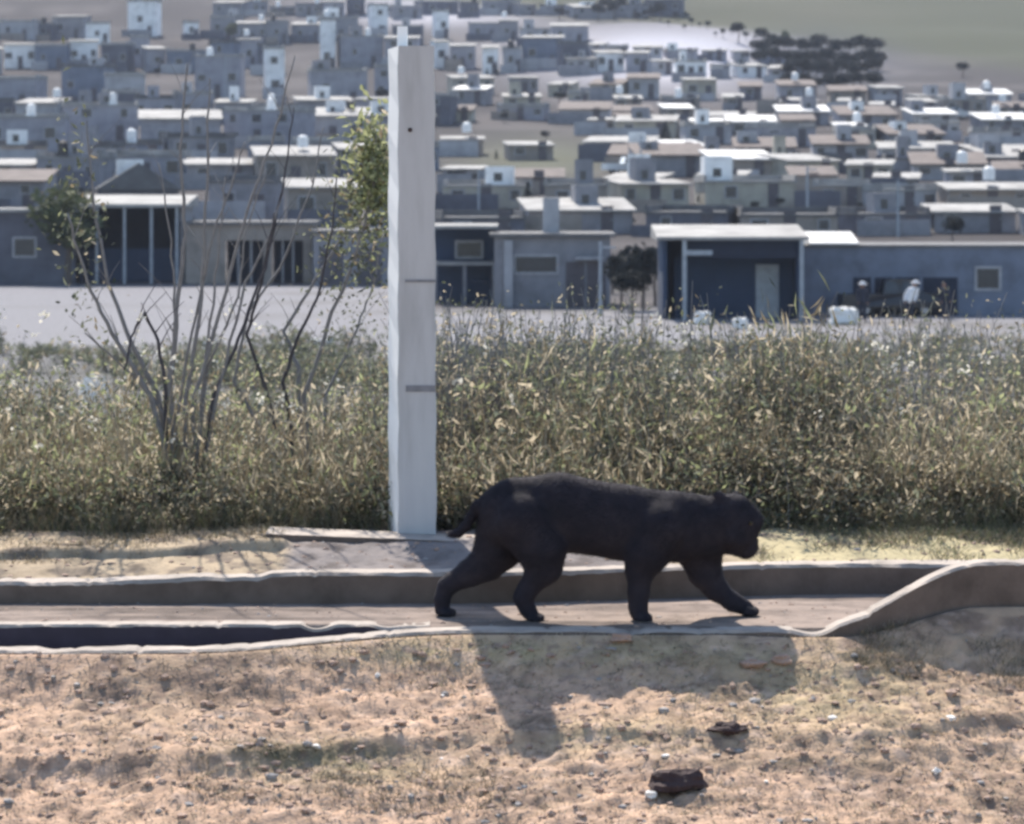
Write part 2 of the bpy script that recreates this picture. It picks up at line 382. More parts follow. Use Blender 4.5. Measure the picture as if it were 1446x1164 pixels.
# ------------------------------------------------------------------ smooth bodies: signed distance field -> surface nets
def surfnet(Fd, org, h):
    nx, ny, nz = Fd.shape
    S_ = Fd < 0
    def c(a, i, j, k): return a[i:nx - 1 + i, j:ny - 1 + j, k:nz - 1 + k]
    cor = [(i, j, k) for i in (0, 1) for j in (0, 1) for k in (0, 1)]
    cnt = sum(c(S_, *q).astype(np.int8) for q in cor); act = (cnt > 0) & (cnt < 8)
    idx = -np.ones(act.shape, np.int64); ii = np.argwhere(act); idx[act] = np.arange(len(ii))
    acc = np.zeros((len(ii), 3)); nn = np.zeros(len(ii))
    for a in cor:
        for ax in range(3):
            if a[ax]: continue
            b = list(a); b[ax] = 1
            v0 = c(Fd, *a)[act]; v1 = c(Fd, *b)[act]; m = (v0 < 0) != (v1 < 0)
            t = np.where(m, v0 / np.where(m, v0 - v1, 1), 0)
            p = np.tile(np.array(a, float), (len(ii), 1)); p[:, ax] = t
            acc[m] += p[m]; nn[m] += 1
    V = (ii + acc / nn[:, None]) * h + np.array(org)
    Q = []
    for ax in range(3):
        u, v = (ax + 1) % 3, (ax + 2) % 3
        sl0 = [slice(None)] * 3; sl1 = [slice(None)] * 3; sl0[ax] = slice(0, -1); sl1[ax] = slice(1, None)
        for q in (u, v): sl0[q] = slice(1, -1); sl1[q] = slice(1, -1)
        s0 = S_[tuple(sl0)]; s1 = S_[tuple(sl1)]
        e = np.argwhere(s0 != s1); fl = s0[s0 != s1]
        e[:, u] += 1; e[:, v] += 1
        def cell(du, dv):
            q = e.copy(); q[:, u] += du; q[:, v] += dv; return idx[q[:, 0], q[:, 1], q[:, 2]]
        q = np.stack([cell(-1, -1), cell(0, -1), cell(0, 0), cell(-1, 0)], 1)
        q[~fl] = q[~fl][:, ::-1]; Q.append(q)
    return V, np.concatenate(Q)

def body_field(prims, lo, hi, h, k=.03):
    ax = [np.arange(lo[i], hi[i], h) for i in range(3)]
    X, Y, Z = np.meshgrid(*ax, indexing='ij'); Fd = np.full(X.shape, 1.0)
    for pr in prims:
        a, b, ra, rb = pr[:4]; sy = pr[4] if len(pr) > 4 else 1.0; kk = pr[5] if len(pr) > 5 else k
        a = np.array(a, float); b = np.array(b, float)
        yc = (a[1] + b[1]) / 2
        A = a.copy(); B = b.copy(); A[1] = yc + (a[1] - yc) * sy; B[1] = yc + (b[1] - yc) * sy
        Yp = yc + (Y - yc) * sy
        d = B - A; L2 = max(d @ d, 1e-9)
        t = np.clip(((X - A[0]) * d[0] + (Yp - A[1]) * d[1] + (Z - A[2]) * d[2]) / L2, 0, 1)
        dist = np.sqrt((X - A[0] - t * d[0]) ** 2 + (Yp - A[1] - t * d[1]) ** 2 + (Z - A[2] - t * d[2]) ** 2) - (ra + (rb - ra) * t)
        if sy > 1: dist = dist / (1 + (sy - 1) * .5)
        hh = np.clip(.5 + .5 * (Fd - dist) / kk, 0, 1)
        Fd = Fd * (1 - hh) + dist * hh - kk * hh * (1 - hh)
    return surfnet(Fd, (ax[0][0], ax[1][0], ax[2][0]), h)

# ------------------------------------------------------------------ the black cat
def make_cat():
    root = thing('big_cat', (X15(845), 15.0, .0), 'black big cat walking to the right along the concrete gutter', 'cat')
    q = lambda px, py, y=0: ((px - 845) / 300, y, (875 - py) / 300)
    r = lambda v: v / 300
    N_, Fr = -.075, .075                        # near side, far side
    pr = [
        (q(728, 723), q(790, 726), r(46), r(53), 1.30), (q(790, 726), q(880, 740), r(54), r(51), 1.28),
        (q(880, 740), q(955, 746), r(51), r(48), 1.22), (q(955, 746), q(1000, 750), r(47), r(41), 1.3),
        (q(985, 742), q(1026, 740), r(40), r(34), 1.15), (q(712, 722), q(716, 745), r(32), r(32), 1.0),
        # head, slung low and facing right
        (q(1022, 736, -.005), q(1038, 743, -.01), r(36), r(34), 1.08, .02),
        (q(1041, 756, -.012), q(1057, 774, -.014), r(22), r(13.5), 1.0, .035),
        (q(1040, 725, -.01), q(1058, 737, -.012), r(25), r(19), .95, .02),
        (q(1040, 772, -.014), q(1053, 781, -.014), r(14), r(9), 1.0, .03),
        (q(1035, 757, -.065), q(1042, 762, -.065), r(17), r(13), 1.0, .02), (q(1035, 757, .05), q(1042, 762, .05), r(17), r(13), 1.0, .02),
        # ears
        (q(1020, 710, -.058), q(1014, 699, -.066), r(10), r(6), 1.6, .02), (q(1040, 711, .045), q(1041, 703, .056), r(10), r(6), 1.6, .02),
    ]
    def leg(pts, k=.028):
        for (a, b) in zip(pts[:-1], pts[1:]): pr.append((q(a[0], a[1], a[3]), q(b[0], b[1], b[3]), r(a[2]), r(b[2]), 1.0, k))
    def paw(px, py, y, s_=1.0):
        for i in range(4):
            yy = y + (i - 1.5) * .024 * s_; dx = 6 if i in (1, 2) else 2
            pr.append((q(px, py + 1, yy), q(px + dx + 6, py + 2.2, yy), r(6.5 * s_), r(5.2 * s_), 1.0, .008))
    # trailing hind leg (far side) and the one under the belly (near side)
    leg([(712, 728, 37, Fr), (704, 778, 33, Fr), (688, 800, 24, Fr), (664, 814, 18, Fr), (640, 826, 13, Fr), (630, 833, 11.5, Fr), (624, 850, 10, Fr), (624, 866, 10.5, Fr)]); paw(627, 868, Fr, .95)
    leg([(738, 735, 40, N_), (765, 775, 34, N_ - .01), (768, 800, 24, N_ - .01), (745, 832, 13.5, N_), (738, 843, 11.5, N_), (744, 858, 10, N_), (750, 866, 10, N_)]); paw(752, 869, N_, .95)
    # near foreleg straight down, far foreleg reaching forward
    leg([(935, 745, 37, N_), (912, 782, 30, N_), (903, 805, 19, N_), (901, 835, 14, N_), (900, 855, 12, N_), (902, 866, 12, N_)]); paw(903, 869, N_, 1.1)
    leg([(985, 750, 38, Fr), (990, 785, 30, Fr), (997, 812, 23, Fr), (1012, 836, 16, Fr), (1036, 855, 12, Fr), (1054, 863, 11, Fr)]); paw(1056, 866, Fr, 1.1)
    # tail
    tl = [(692, 706, 11, .0), (676, 717, 7.5, .01), (666, 732, 6.5, .02), (658, 746, 6.5, .02), (648, 755, 6, .02), (638, 757, 5, .02)]
    leg(tl, .014)
    V, Q = body_field(pr, (-.85, -.30, -.03), (.90, .30, .76), .0085)
    V[:, 2] = np.maximum(V[:, 2], .002)
    body = npmesh('body', V, Q, M['fur'], root, smooth=True)
    # short coat: thin blades that break the outline
    T = V[Q]; nrm = np.cross(T[:, 2] - T[:, 0], T[:, 3] - T[:, 1]); ar = np.linalg.norm(nrm, axis=1) + 1e-12; nrm /= ar[:, None]
    n = 70000; pick = rng.choice(len(Q), n, p=ar / ar.sum())
    b1, b2 = rng.random((2, n, 1))
    t = T[pick]; p = (t[:, 0] * (1 - b1) + t[:, 1] * b1) * (1 - b2) + (t[:, 3] * (1 - b1) + t[:, 2] * b1) * b2
    nn = nrm[pick]
    low = sstep(.30, .18, p[:, 2])[:, None]
    flow = np.array([-1, 0, -.35]) * (1 - low) + np.array([-.2, 0, -1]) * low + rng.normal(0, .25, (n, 3))
    flow -= nn * (flow * nn).sum(1, keepdims=True); flow /= np.linalg.norm(flow, axis=1, keepdims=True) + 1e-9
    d = flow + nn * rng.uniform(.15, .6, (n, 1)); d /= np.linalg.norm(d, axis=1, keepdims=True)
    ln = rng.uniform(.012, .034, (n, 1)) * (1 - .5 * low)
    side = np.cross(d, nn); side /= np.linalg.norm(side, axis=1, keepdims=True) + 1e-9
    FV = np.stack([p - side * .0016 - nn * .002, p + side * .0016 - nn * .002, p + d * ln], 1).reshape(-1, 3)
    FV[:, 2] = np.maximum(FV[:, 2], .003)
    npmesh('fur', FV, np.arange(n * 3).reshape(-1, 3), M['fur'], body)
    def ball(name, c, rad, m, sq=(1, 1, 1)):
        bm = MB(); V_ = []; nu, nv = 12, 8
        for i in range(nv + 1):
            for j in range(nu):
                th = math.pi * i / nv; ph = 2 * math.pi * j / nu
                V_.append((c[0] + rad * sq[0] * math.sin(th) * math.cos(ph), c[1] + rad * sq[1] * math.sin(th) * math.sin(ph), c[2] + rad * sq[2] * math.cos(th)))
        bm.add(V_, [(i * nu + j, (i + 1) * nu + j, (i + 1) * nu + (j + 1) % nu, i * nu + (j + 1) % nu) for i in range(nv) for j in range(nu)])
        return bm.build(name, m, body, True)
    ex, _, ez = q(1058, 738)
    near = V[np.hypot(V[:, 0] - ex, V[:, 2] - ez) < .012]
    for y in (near[:, 1].min() + .004, near[:, 1].max() - .004): ball('eye', (ex, y, ez), .011, M['eye'])
    nz = q(1075, 766)[2]; k = V[(abs(V[:, 2] - nz) < .012) & (V[:, 0] > .6)]
    ball('nose', (k[:, 0].max() - .004, k[k[:, 0].argmax(), 1], nz), .014, M['nose'], (.6, 1.2, .9))
    return root
make_cat()

# ------------------------------------------------------------------ plants
def stems_np(base, tip_off, K, r0, r1, sag=0, wob=.03):
    """base (N,3), tip_off (N,3) -> centre lines (N,K,3) with a gentle bend, and radii"""
    N = len(base); t = np.linspace(0, 1, K)[None, :, None]
    bend = rng.normal(0, 1, (N, 1, 3)) * np.linalg.norm(tip_off, axis=1)[:, None, None] * .10
    pts = base[:, None] + tip_off[:, None] * t + bend * (t * (1 - t)) * 4 * .6 + np.array([0, 0, -1.]) * sag * t * t
    pts[:, 1:] += rng.normal(0, wob, (N, K - 1, 3)) * np.linalg.norm(tip_off, axis=1)[:, None, None] * .25
    rad = r0 * (1 - t[..., 0]) + r1 * t[..., 0]; return pts, np.repeat(rad, N, 0)
def tubes_np(pts, rad):
    N, K, _ = pts.shape
    ang = np.arange(3) * 2 * math.pi / 3
    off = np.stack([np.cos(ang), np.sin(ang), 0 * ang], 1)
    V = pts[:, :, None, :] + off[None, None] * rad[:, :, None, None]
    i = (np.arange(N)[:, None, None] * K + np.arange(K - 1)[None, :, None]) * 3; j = np.arange(3)[None, None, :]
    Q = np.stack([i + j, i + (j + 1) % 3, i + 3 + (j + 1) % 3, i + 3 + j], -1).reshape(-1, 4)
    return V.reshape(-1, 3), Q
def leaves_np(c, L, Wd, up=.3):
    n = len(c); d = rng.normal(0, 1, (n, 3)); d[:, 2] += up; d /= np.linalg.norm(d, axis=1, keepdims=True)
    s_ = np.cross(d, rng.normal(0, 1, (n, 3))); s_ /= np.linalg.norm(s_, axis=1, keepdims=True)
    L = L[:, None]; Wd = Wd[:, None]
    nrm = np.cross(d, s_)
    V = np.stack([c, c + d * L * .5 + s_ * Wd * .5 + nrm * L * .08, c + d * L, c + d * L * .5 - s_ * Wd * .5 + nrm * L * .08], 1).reshape(-1, 3)
    return V, np.arange(n * 4).reshape(-1, 4)
def join(parts):
    """[(V,Q,mi)] -> V,Q,mi"""
    o = 0; Vs = []; Qs = []; Ms = []
    for V, Q, mi in parts:
        Vs.append(V); Qs.append(Q + o); o += len(V); Ms.append(np.full(len(Q), mi) if np.isscalar(mi) else mi)
    return np.concatenate(Vs), np.concatenate(Qs), np.concatenate(Ms)

def bush_parts(bx, by, bz, h, N, spread, leaf_n, lsize, weights, stem_mi=6, low=.1, r0=.004, up=.3, wr=(.3, .55)):
    b = np.stack([bx + rng.normal(0, spread * .18, N), by + rng.normal(0, spread * .18, N), np.full(N, bz - .03)], 1)
    hh = h * rng.uniform(.45, 1.08, N)
    a = rng.uniform(0, 2 * math.pi, N); sp = spread * rng.uniform(.05, .75, N)
    tip = np.stack([np.cos(a) * sp, np.sin(a) * sp, hh], 1)
    pts, rad = stems_np(b, tip, 5, r0, r0 * .4)
    TV, TQ = tubes_np(pts, rad)
    t = rng.uniform(low, 1, (N, leaf_n)) ** .8
    f = t * 4; i0 = np.minimum(f.astype(int), 3); fr = (f - i0)[..., None]
    ar = np.arange(N)[:, None]
    c = pts[ar, i0] * (1 - fr) + pts[ar, i0 + 1] * fr
    c = (c + rng.normal(0, .03 + .02 * h, c.shape)).reshape(-1, 3)
    n = len(c)
    LV, LQ = leaves_np(c, rng.uniform(.5, 1.5, n) * lsize, rng.uniform(*wr, n) * lsize, up)
    return [(TV, TQ, stem_mi), (LV, LQ, rng.choice(6, n, p=weights))]

LM = [M['leaf%d' % i] for i in range(6)] + [M['twig'], M['stem'], M['seed']]
W_green = [.32, .30, .11, .03, .22, .02]; W_brown = [.14, .14, .32, .28, .08, .04]; W_yel = [.15, .20, .20, .15, .05, .25]
def scrub():
    parts = []
    for k in range(360):
        Y = rng.uniform(17.0, 23.0) if k % 3 else rng.uniform(17.0, 18.2)
        X = rng.uniform(-1, 1) * Y * .19
        px = CX + X / Y * F
        big = float(fbm(X * .8, Y * .3, 1.0, 3, 77))
        h = .86 * (1 + 1.0 * big) * rng.uniform(.7, 1.05) + .035 * (Y - 17)
        lk = .52 + .95 * float(sstep(-.35, .45, fbm(X * 1.0, Y * .6, 1.1, 2, 79))); h *= min(1.15, lk)
        if px < 240: h *= .80
        h *= 1 - .14 * float(sstep(640, 900, px))
        if Y < 17.7: h *= .6
        tone = rng.random() + .9 * float(fbm(X, Y * .5, .9, 2, 78)) + (.25 if px > 930 else 0) - .10 * (Y - 18)
        wts = ([.22, .24, .24, .12, .08, .10] if Y < 17.6 else W_green) if tone < .42 else (W_yel if tone < .75 and px < 1050 else W_brown)
        if rng.random() < .22:
            parts += bush_parts(X, Y, lz(X, Y), h, int(rng.uniform(22, 40)), rng.uniform(.4, .8), 14, rng.uniform(.07, .13), wts, 3 if rng.random() < .3 else 7, up=1.6, wr=(.07, .14))
        else:
            parts += bush_parts(X, Y, lz(X, Y), h, int(rng.uniform(16, 30)), rng.uniform(.5, .95), 30, rng.uniform(.022, .05), wts, 6 if rng.random() < .6 else 7)
    for k in range(150):                         # low weeds of uneven height along the foot of the thicket
        Y = rng.uniform(16.82, 17.15); X = rng.uniform(-1, 1) * Y * .19
        parts += bush_parts(X, Y, lz(X, Y), rng.uniform(.08, .42) * rng.uniform(.5, 1), int(rng.uniform(6, 16)), rng.uniform(.12, .3), 12, rng.uniform(.02, .045), [W_yel, W_brown, [.02, .2, .1, .5, 0, .18]][k % 3], 3)
    for k in range(150):                         # bushes beyond, at the edge of the open lot
        Y = rng.uniform(92, 116); X = rng.uniform(-1, 1) * Y * .19
        if X / Y < -.10 and rng.random() < .6: continue
        parts += bush_parts(X, Y, lz(X, Y), rng.uniform(.3, 1.1), 16, 2.2, 16, .22, W_green, 7, r0=.02)
    for k in range(90):                          # bare grey twiggy weeds poking out of the top
        Y = rng.uniform(18, 22); px = rng.uniform(560, 1460) if k % 2 else rng.uniform(600, 900); X = (px - CX) / F * Y
        parts += bush_parts(X, Y, lz(X, Y), rng.uniform(.95, 1.25), 12, .5, 7, .035, [.2, .3, .1, .35, .05, 0], 7, low=.6, r0=.006)
    n = 170; Y = rng.uniform(17.2, 21, n); X = rng.uniform(-1, 1, n) * Y * .19    # pale seed heads
    c = np.stack([X, Y, land_z(X, Y) + rng.uniform(.25, 1.12, n)], 1); c = np.repeat(c, 6, 0) + rng.normal(0, .016, (n * 6, 3))
    V, Q = leaves_np(c, rng.uniform(.02, .045, n * 6), rng.uniform(.015, .03, n * 6)); parts.append((V, Q, np.full(n * 6, 8)))
    for k in range(46):                          # bleached tussocks at the foot of the thicket
        Y = rng.uniform(16.9, 17.7); X = rng.uniform(-1, 1) * Y * .19
        parts += bush_parts(X, Y, lz(X, Y), rng.uniform(.25, .7), 26, .35, 8, rng.uniform(.06, .10), [0, .12, .18, .55, 0, .15], 3, up=1.5, wr=(.08, .16))
    # bleached straw stalks sticking out of the mass
    n = 1500; Y = rng.uniform(17.0, 20, n); X = rng.uniform(-1, 1, n) * Y * .19
    b = np.stack([X, Y, land_z(X, Y) + rng.uniform(0, .35, n)], 1)
    tip = np.stack([rng.normal(0, .16, n), rng.normal(0, .12, n), rng.uniform(.15, .55, n)], 1)
    pts, rad = stems_np(b, tip, 4, .0045, .002); V, Q = tubes_np(pts, rad); parts.append((V, Q, 3))
    c = pts[:, -1] + 0; c = np.repeat(c, 3, 0) + rng.normal(0, .02, (n * 3, 3)); V, Q = leaves_np(c, rng.uniform(.03, .07, n * 3), rng.uniform(.015, .03, n * 3)); parts.append((V, Q, np.repeat(rng.choice([3, 5, 1], n), 3)))
    V, Q, mi = join(parts)
    tag(npmesh('scrub', V, Q, LM, mi=mi), 'dense olive and brown scrub growing behind the gutter', 'scrub', kind='stuff')
scrub()

def dry_grass():
    parts = []
    def patch(n, px0, px1, y0, y1, hh, mix, lean=.5):
        X = rng.uniform(0, 1, n); Y = rng.uniform(y0, y1, n); X = ((px0 + (px1 - px0) * X) - CX) / F * Y
        m = fbm(X, Y, 3, 3, 50) > rng.uniform(-.3, .25, n); X = X[m]; Y = Y[m]; n = len(X)
        if not n: return
        b = np.stack([X, Y, land_z(X, Y) - .005], 1)
        tip = np.stack([rng.normal(0, hh * lean, n), rng.normal(0, hh * lean, n), hh * rng.uniform(.4, 1.1, n)], 1)
        pts, rad = stems_np(b, tip, 3, .0016, .0006); V, Q = tubes_np(pts, rad * rng.uniform(.8, 1.8))
        parts.append((V, Q, np.repeat(rng.choice(6, n, p=mix), 6)))
    patch(16000, -40, 1490, 16.7, 17.3, .15, [.1, .1, .2, .4, 0, .2])
    patch(9000, 1070, 1490, 15.95, 17.0, .05, [.05, .2, .15, .3, .0, .3], 1)
    patch(3500, -40, 400, 16.0, 16.8, .04, [.05, .1, .3, .5, .0, .05], 1)
    patch(3000, 380, 1180, 14.1, 14.6, .02, [.0, .05, .1, .7, .0, .15], 1.2)
    patch(3500, 260, 700, 13.0, 13.5, .025, [.1, .25, .2, .4, .0, .05], 1.2)
    patch(4500, 950, 1490, 12.9, 14.5, .025, [.0, .1, .2, .6, .0, .1], 1.2)
    patch(2600, 1210, 1490, 14.35, 14.75, .05, [.15, .25, .3, .3, .0, .0], .8)
    patch(2500, -40, 1490, 12.6, 13.3, .02, [.05, .1, .25, .6, .0, .0], 1.2)
    n = 11000; Y = rng.uniform(12.3, 14.5, n); X = (rng.uniform(-60, 1500, n) - CX) / F * Y
    b = np.stack([X, Y, land_z(X, Y) + .004], 1); a = rng.uniform(0, 6.3, n); l = rng.uniform(.01, .05, n)
    tip = np.stack([np.cos(a) * l, np.sin(a) * l, rng.uniform(-.002, .012, n)], 1)
    pts, rad = stems_np(b, tip, 3, .0026, .0012); V, Q = tubes_np(pts, rad); parts.append((V, Q, np.repeat(rng.choice([3, 3, 2, 6], n), 6)))
    V, Q, mi = join(parts)
    tag(npmesh('dry_grass', V, Q, LM, mi=mi), 'short dry grass scattered over the bare dirt and verge', 'grass', kind='stuff')
dry_grass()

def clods():
    """small loose stones and clods of the dirt, too many to count"""
    ico_v = np.array([(0, 0, -1), (.72, -.53, -.45), (-.28, -.85, -.45), (-.89, 0, -.45), (-.28, .85, -.45), (.72, .53, -.45), (.28, -.85, .45), (-.72, -.53, .45), (-.72, .53, .45), (.28, .85, .45), (.89, 0, .45), (0, 0, 1)])
    ico_f = np.array([(0, 1, 2), (1, 0, 5), (0, 2, 3), (0, 3, 4), (0, 4, 5), (1, 5, 10), (2, 1, 6), (3, 2, 7), (4, 3, 8), (5, 4, 9), (1, 10, 6), (2, 6, 7), (3, 7, 8), (4, 8, 9), (5, 9, 10), (6, 10, 11), (7, 6, 11), (8, 7, 11), (9, 8, 11), (10, 9, 11)])
    def scatter(n, px0, px1, y0, y1, smin, smax):
        Y = rng.uniform(y0, y1, n); X = (rng.uniform(px0, px1, n) - CX) / F * Y
        sz = smin + (smax - smin) * rng.random(n) ** 4
        V = ico_v[None] * (1 + rng.normal(0, .18, (n, 12, 1))) * (sz[:, None] * rng.uniform(.7, 1.3, (n, 3)))[:, None, :]
        V[..., 2] *= .65
        V += np.stack([X, Y, land_z(X, Y) - sz * .05], 1)[:, None]
        Q = ico_f[None] + (np.arange(n) * 12)[:, None, None]
        return V.reshape(-1, 3), Q.reshape(-1, 3), np.repeat(rng.choice(3, n, p=[.86, .13, .01]), 20)
    V, Q, mi = join([scatter(3800, -60, 1500, 12.3, 14.5, .003, .026), scatter(700, -60, 1500, 14.7, 15.6, .003, .013), scatter(1500, -60, 1500, 15.7, 17, .003, .02)])
    tag(npmesh('gravel', V, Q, [M['stone'], M['stonegrey'], M['stonewhite']], mi=mi), 'loose clods and small stones on the dirt', 'gravel', kind='stuff')
clods()

def rock(name, px, py, D, w_, h_, d_, m, label, seed):
    X = (px - CX) / F * D; bm = MB(); V_ = []; nu, nv = 16, 10; rr = random.Random(seed)
    ph0 = [rr.uniform(0, 6) for _ in range(6)]
    for i in range(nv + 1):
        for j in range(nu):
            th = math.pi * i / nv; ph = 2 * math.pi * j / nu
            k = 1 + .16 * math.sin(3 * ph + ph0[0]) * math.sin(th) + .12 * math.sin(5 * th + ph0[1]) + .10 * math.sin(2 * ph + 4 * th + ph0[2]) + (rr.uniform(-.06, .06) if 0 < i < nv else 0)
            V_.append((k * w_ / 2 * math.sin(th) * math.cos(ph), k * d_ / 2 * math.sin(th) * math.sin(ph), h_ * .35 + k * h_ * .62 * math.cos(th)))
    bm.add(V_, [(i * nu + j, (i + 1) * nu + j, (i + 1) * nu + (j + 1) % nu, i * nu + (j + 1) % nu) for i in range(nv) for j in range(nu)])
    o = bm.build(name, m); o.location = (X, D, lz(X, D)); return tag(o, label, name.split('_')[-1])
def dist_of(px, py):
    return ground_hit_near(px, py)
def ground_hit_near(px, py):
    D = np.arange(12.2, 14.6, .01); X = (px - CX) / F * D; y = HY - (land_z(X, D) - CAMZ) * F / D
    i = np.argmin(abs(y - py)); return float(D[i])
for (px, py, w_, h_, d_, m, lab, sd_) in (
        (955, 1114, .24, .085, .14, 'stonedark', 'large dark reddish clod lying lowest on the dirt', 1),
        (1028, 1036, .15, .045, .10, 'stonedark', 'smaller dark clod just below the shadow of the cat', 2),
        (918, 1128, .05, .03, .05, 'stonewhite', 'small pinkish white stone beside the large dark clod', 3),
        (1322, 1092, .035, .025, .03, 'stonewhite', 'tiny white pebble alone on the right of the dirt', 4),
        (878, 905, .10, .035, .07, 'stone', 'flat tan stone against the kerb below the forepaws', 5),
        (1105, 938, .09, .04, .06, 'stone', 'tan stone chip below the reaching forepaw', 6),
        (1062, 940, .12, .03, .07, 'stone', 'low brown clod left of the tan stone chip', 7)):
    rock('rock', px, py, ground_hit_near(px, py), w_, h_, d_, M[m], lab, sd_)

# ------------------------------------------------------------------ tall bare-stemmed shrub on the left, leafy shrub by the post
def px_stem(pts, D, r0, r1, lean=0.0):
    """pts in photo pixels -> gently wavering centre line at distance D (drifts in depth by lean)"""
    out = []
    for i, (x, y) in enumerate(pts):
        p = P(x, y, D); p.y += lean * i / (len(pts) - 1); out.append(p)
    return out
def tall_shrub(name, base, stems, D, label, leafy):
    bp = P(*base, D); bp.z = lz(bp.x, D)
    root = thing(name, bp, label, 'shrub')
    for (pts, r0, r1, dark) in stems:
        r0 *= 1.15; r1 *= 1.3
        L = px_stem(pts, D, r0, r1, rnd.uniform(-.35, .35))
        L = [p - bp for p in L]
        # refine
        fine = []
        for a, b in zip(L[:-1], L[1:]):
            for k in range(5):
                t = k / 5; fine.append(a.lerp(b, t) + Vector((rnd.uniform(-.007, .007), rnd.uniform(-.01, .01), 0)))
        fine.append(L[-1]); n = len(fine)
        st = MB().tube(fine, [r0 + (r1 - r0) * i / (n - 1) for i in range(n)], 6).build('stem', M['stemdark'] if dark else M['stem'], root, True)
        # side twigs
        for k in range(5):
            tw = MB()
            i = rnd.randrange(n // 3, n - 1); p = fine[i]; a = rnd.choice((-1, 1)) * rnd.uniform(.2, .7); l = rnd.uniform(.08, .28)
            tw.tube([p, p + Vector((math.sin(a) * l * .5, rnd.uniform(-.05, .05), math.cos(a) * l * .5)), p + Vector((math.sin(a * 1.2) * l, rnd.uniform(-.1, .1), math.cos(a) * l))], [r1 * .8, r1 * .5, r1 * .3], 4)
            tw.build('twig', M['stemdark'] if dark else M['stem'], st)
    parts = []
    for (cx, cy, sx, sy, n, size, mix) in leafy:
        c = np.array([P(cx, cy, D) - bp])
        c = c + rng.normal(0, 1, (n, 3)) * np.array([sx / F * D, .18, sy / F * D]) * .5
        V, Q = leaves_np(c, rng.uniform(.6, 1.5, n) * size, rng.uniform(.3, .6, n) * size); parts.append((V, Q, rng.choice(6, n, p=mix)))
    if parts:
        V, Q, mi = join(parts); npmesh('foliage', V, Q, LM, root, mi=mi)
    return root
tall_shrub('bare_shrub', (240, 745), [
    ([(248, 700), (215, 560), (160, 470), (125, 395), (100, 300)], .016, .005, False),
    ([(250, 700), (222, 560), (180, 480), (150, 400), (128, 290), (118, 170)], .016, .004, False),
    ([(238, 690), (232, 520), (222, 470), (206, 440), (190, 475), (180, 520)], .010, .005, True),
    ([(250, 700), (240, 540), (250, 440), (262, 330), (255, 210), (265, 90)], .017, .004, False),
    ([(262, 700), (262, 560), (285, 420), (292, 260), (296, 110)], .014, .004, False),
    ([(270, 700), (275, 560), (320, 410), (350, 300), (392, 180), (418, 80)], .013, .003, False),
    ([(270, 700), (250, 610), (205, 545), (175, 520), (120, 470)], .010, .004, False),
    ([(280, 700), (300, 560), (335, 480), (370, 380), (400, 240), (410, 150)], .012, .003, True),
    ([(255, 700), (248, 600), (270, 470), (300, 330), (330, 250), (345, 200)], .010, .003, False),
    ([(270, 700), (285, 560), (300, 430), (310, 330), (318, 250)], .010, .003, False), ([(280, 700), (310, 540), (345, 400), (380, 330), (398, 250)], .010, .003, False),
    ([(260, 700), (242, 560), (246, 450), (240, 340), (222, 230)], .010, .003, False), ([(275, 700), (292, 520), (335, 420), (345, 330), (375, 240)], .009, .003, False)],
    17.6, 'tall grey shrub of bare fanning stems rising above the scrub, left of the post',
    [(108, 300, 46, 150, 170, .045, W_green), (270, 590, 200, 90, 400, .03, W_brown), (125, 440, 40, 80, 50, .035, W_green)])
tall_shrub('leafy_shrub', (430, 745), [
    ([(420, 700), (380, 560), (352, 470), (372, 400), (392, 300)], .012, .004, True),
    ([(430, 700), (420, 520), (398, 470), (440, 400), (500, 300), (535, 210)], .014, .003, False),
    ([(440, 700), (430, 560), (470, 440), (500, 370), (525, 280), (532, 190)], .014, .003, False),
    ([(425, 700), (400, 540), (420, 480), (450, 420), (470, 330), (478, 250)], .012, .003, True),
    ([(445, 700), (460, 560), (500, 470), (520, 420), (540, 330)], .010, .003, False),
    ([(415, 700), (330, 540), (350, 440), (395, 380), (440, 260), (455, 180)], .010, .003, False)],
    18.0, 'leafy yellow green shrub with slanting stems beside the left edge of the post',
    [(528, 245, 36, 80, 1000, .055, [.05, .1, .05, .05, .0, .75]), (508, 315, 60, 100, 600, .04, [.25, .25, .15, .05, .15, .15]), (480, 420, 60, 90, 160, .03, W_green), (430, 560, 160, 120, 500, .03, W_green)])
def herb(name, px, Y, h, n, spread, size, wts, label, cat='plant', stem=6):
    X = (px - CX) / F * Y; z = lz(X, Y)
    V, Q, mi = join(bush_parts(0, 0, 0, h, n, spread, 22, size, wts, stem))
    root = thing(name, (X, Y, z), label, cat)
    st = (mi == 6) | (mi == 7)
    def sub(nm, m_):
        q = Q[m_]; u, inv = np.unique(q, return_inverse=True); npmesh(nm, V[u], inv.reshape(q.shape), LM, root, mi=mi[m_])
    sub('stems', st); sub('foliage', ~st)
herb('pale_weed', 122, 17.05, .42, 16, .40, .045, [.02, .25, .03, .35, 0, .35], 'pale yellow green weed at the foot of the scrub, far left')
herb('pale_weed', 240, 17.0, .38, 14, .30, .035, [.02, .2, .2, .45, 0, .13], 'straw pale weed at the foot of the tall bare shrub')
herb('round_bush', 672, 17.05, .45, 26, .50, .028, [.1, .35, .15, .35, .05, 0], 'round grey green bush between the post and the back of the cat')
herb('reddish_bush', 1185, 17.1, .52, 30, .60, .03, [.02, .08, .5, .35, .05, 0], 'brown dried bush at the verge beyond the head of the cat')
herb('straw_tuft', 1325, 17.0, .50, 26, .40, .035, [.02, .12, .3, .46, 0, .1], 'tall straw tuft standing by the verge at the far right')
herb('straw_tuft', 440, 17.0, .35, 20, .40, .03, [.02, .12, .3, .46, 0, .1], 'low straw tuft behind the left end of the slab')

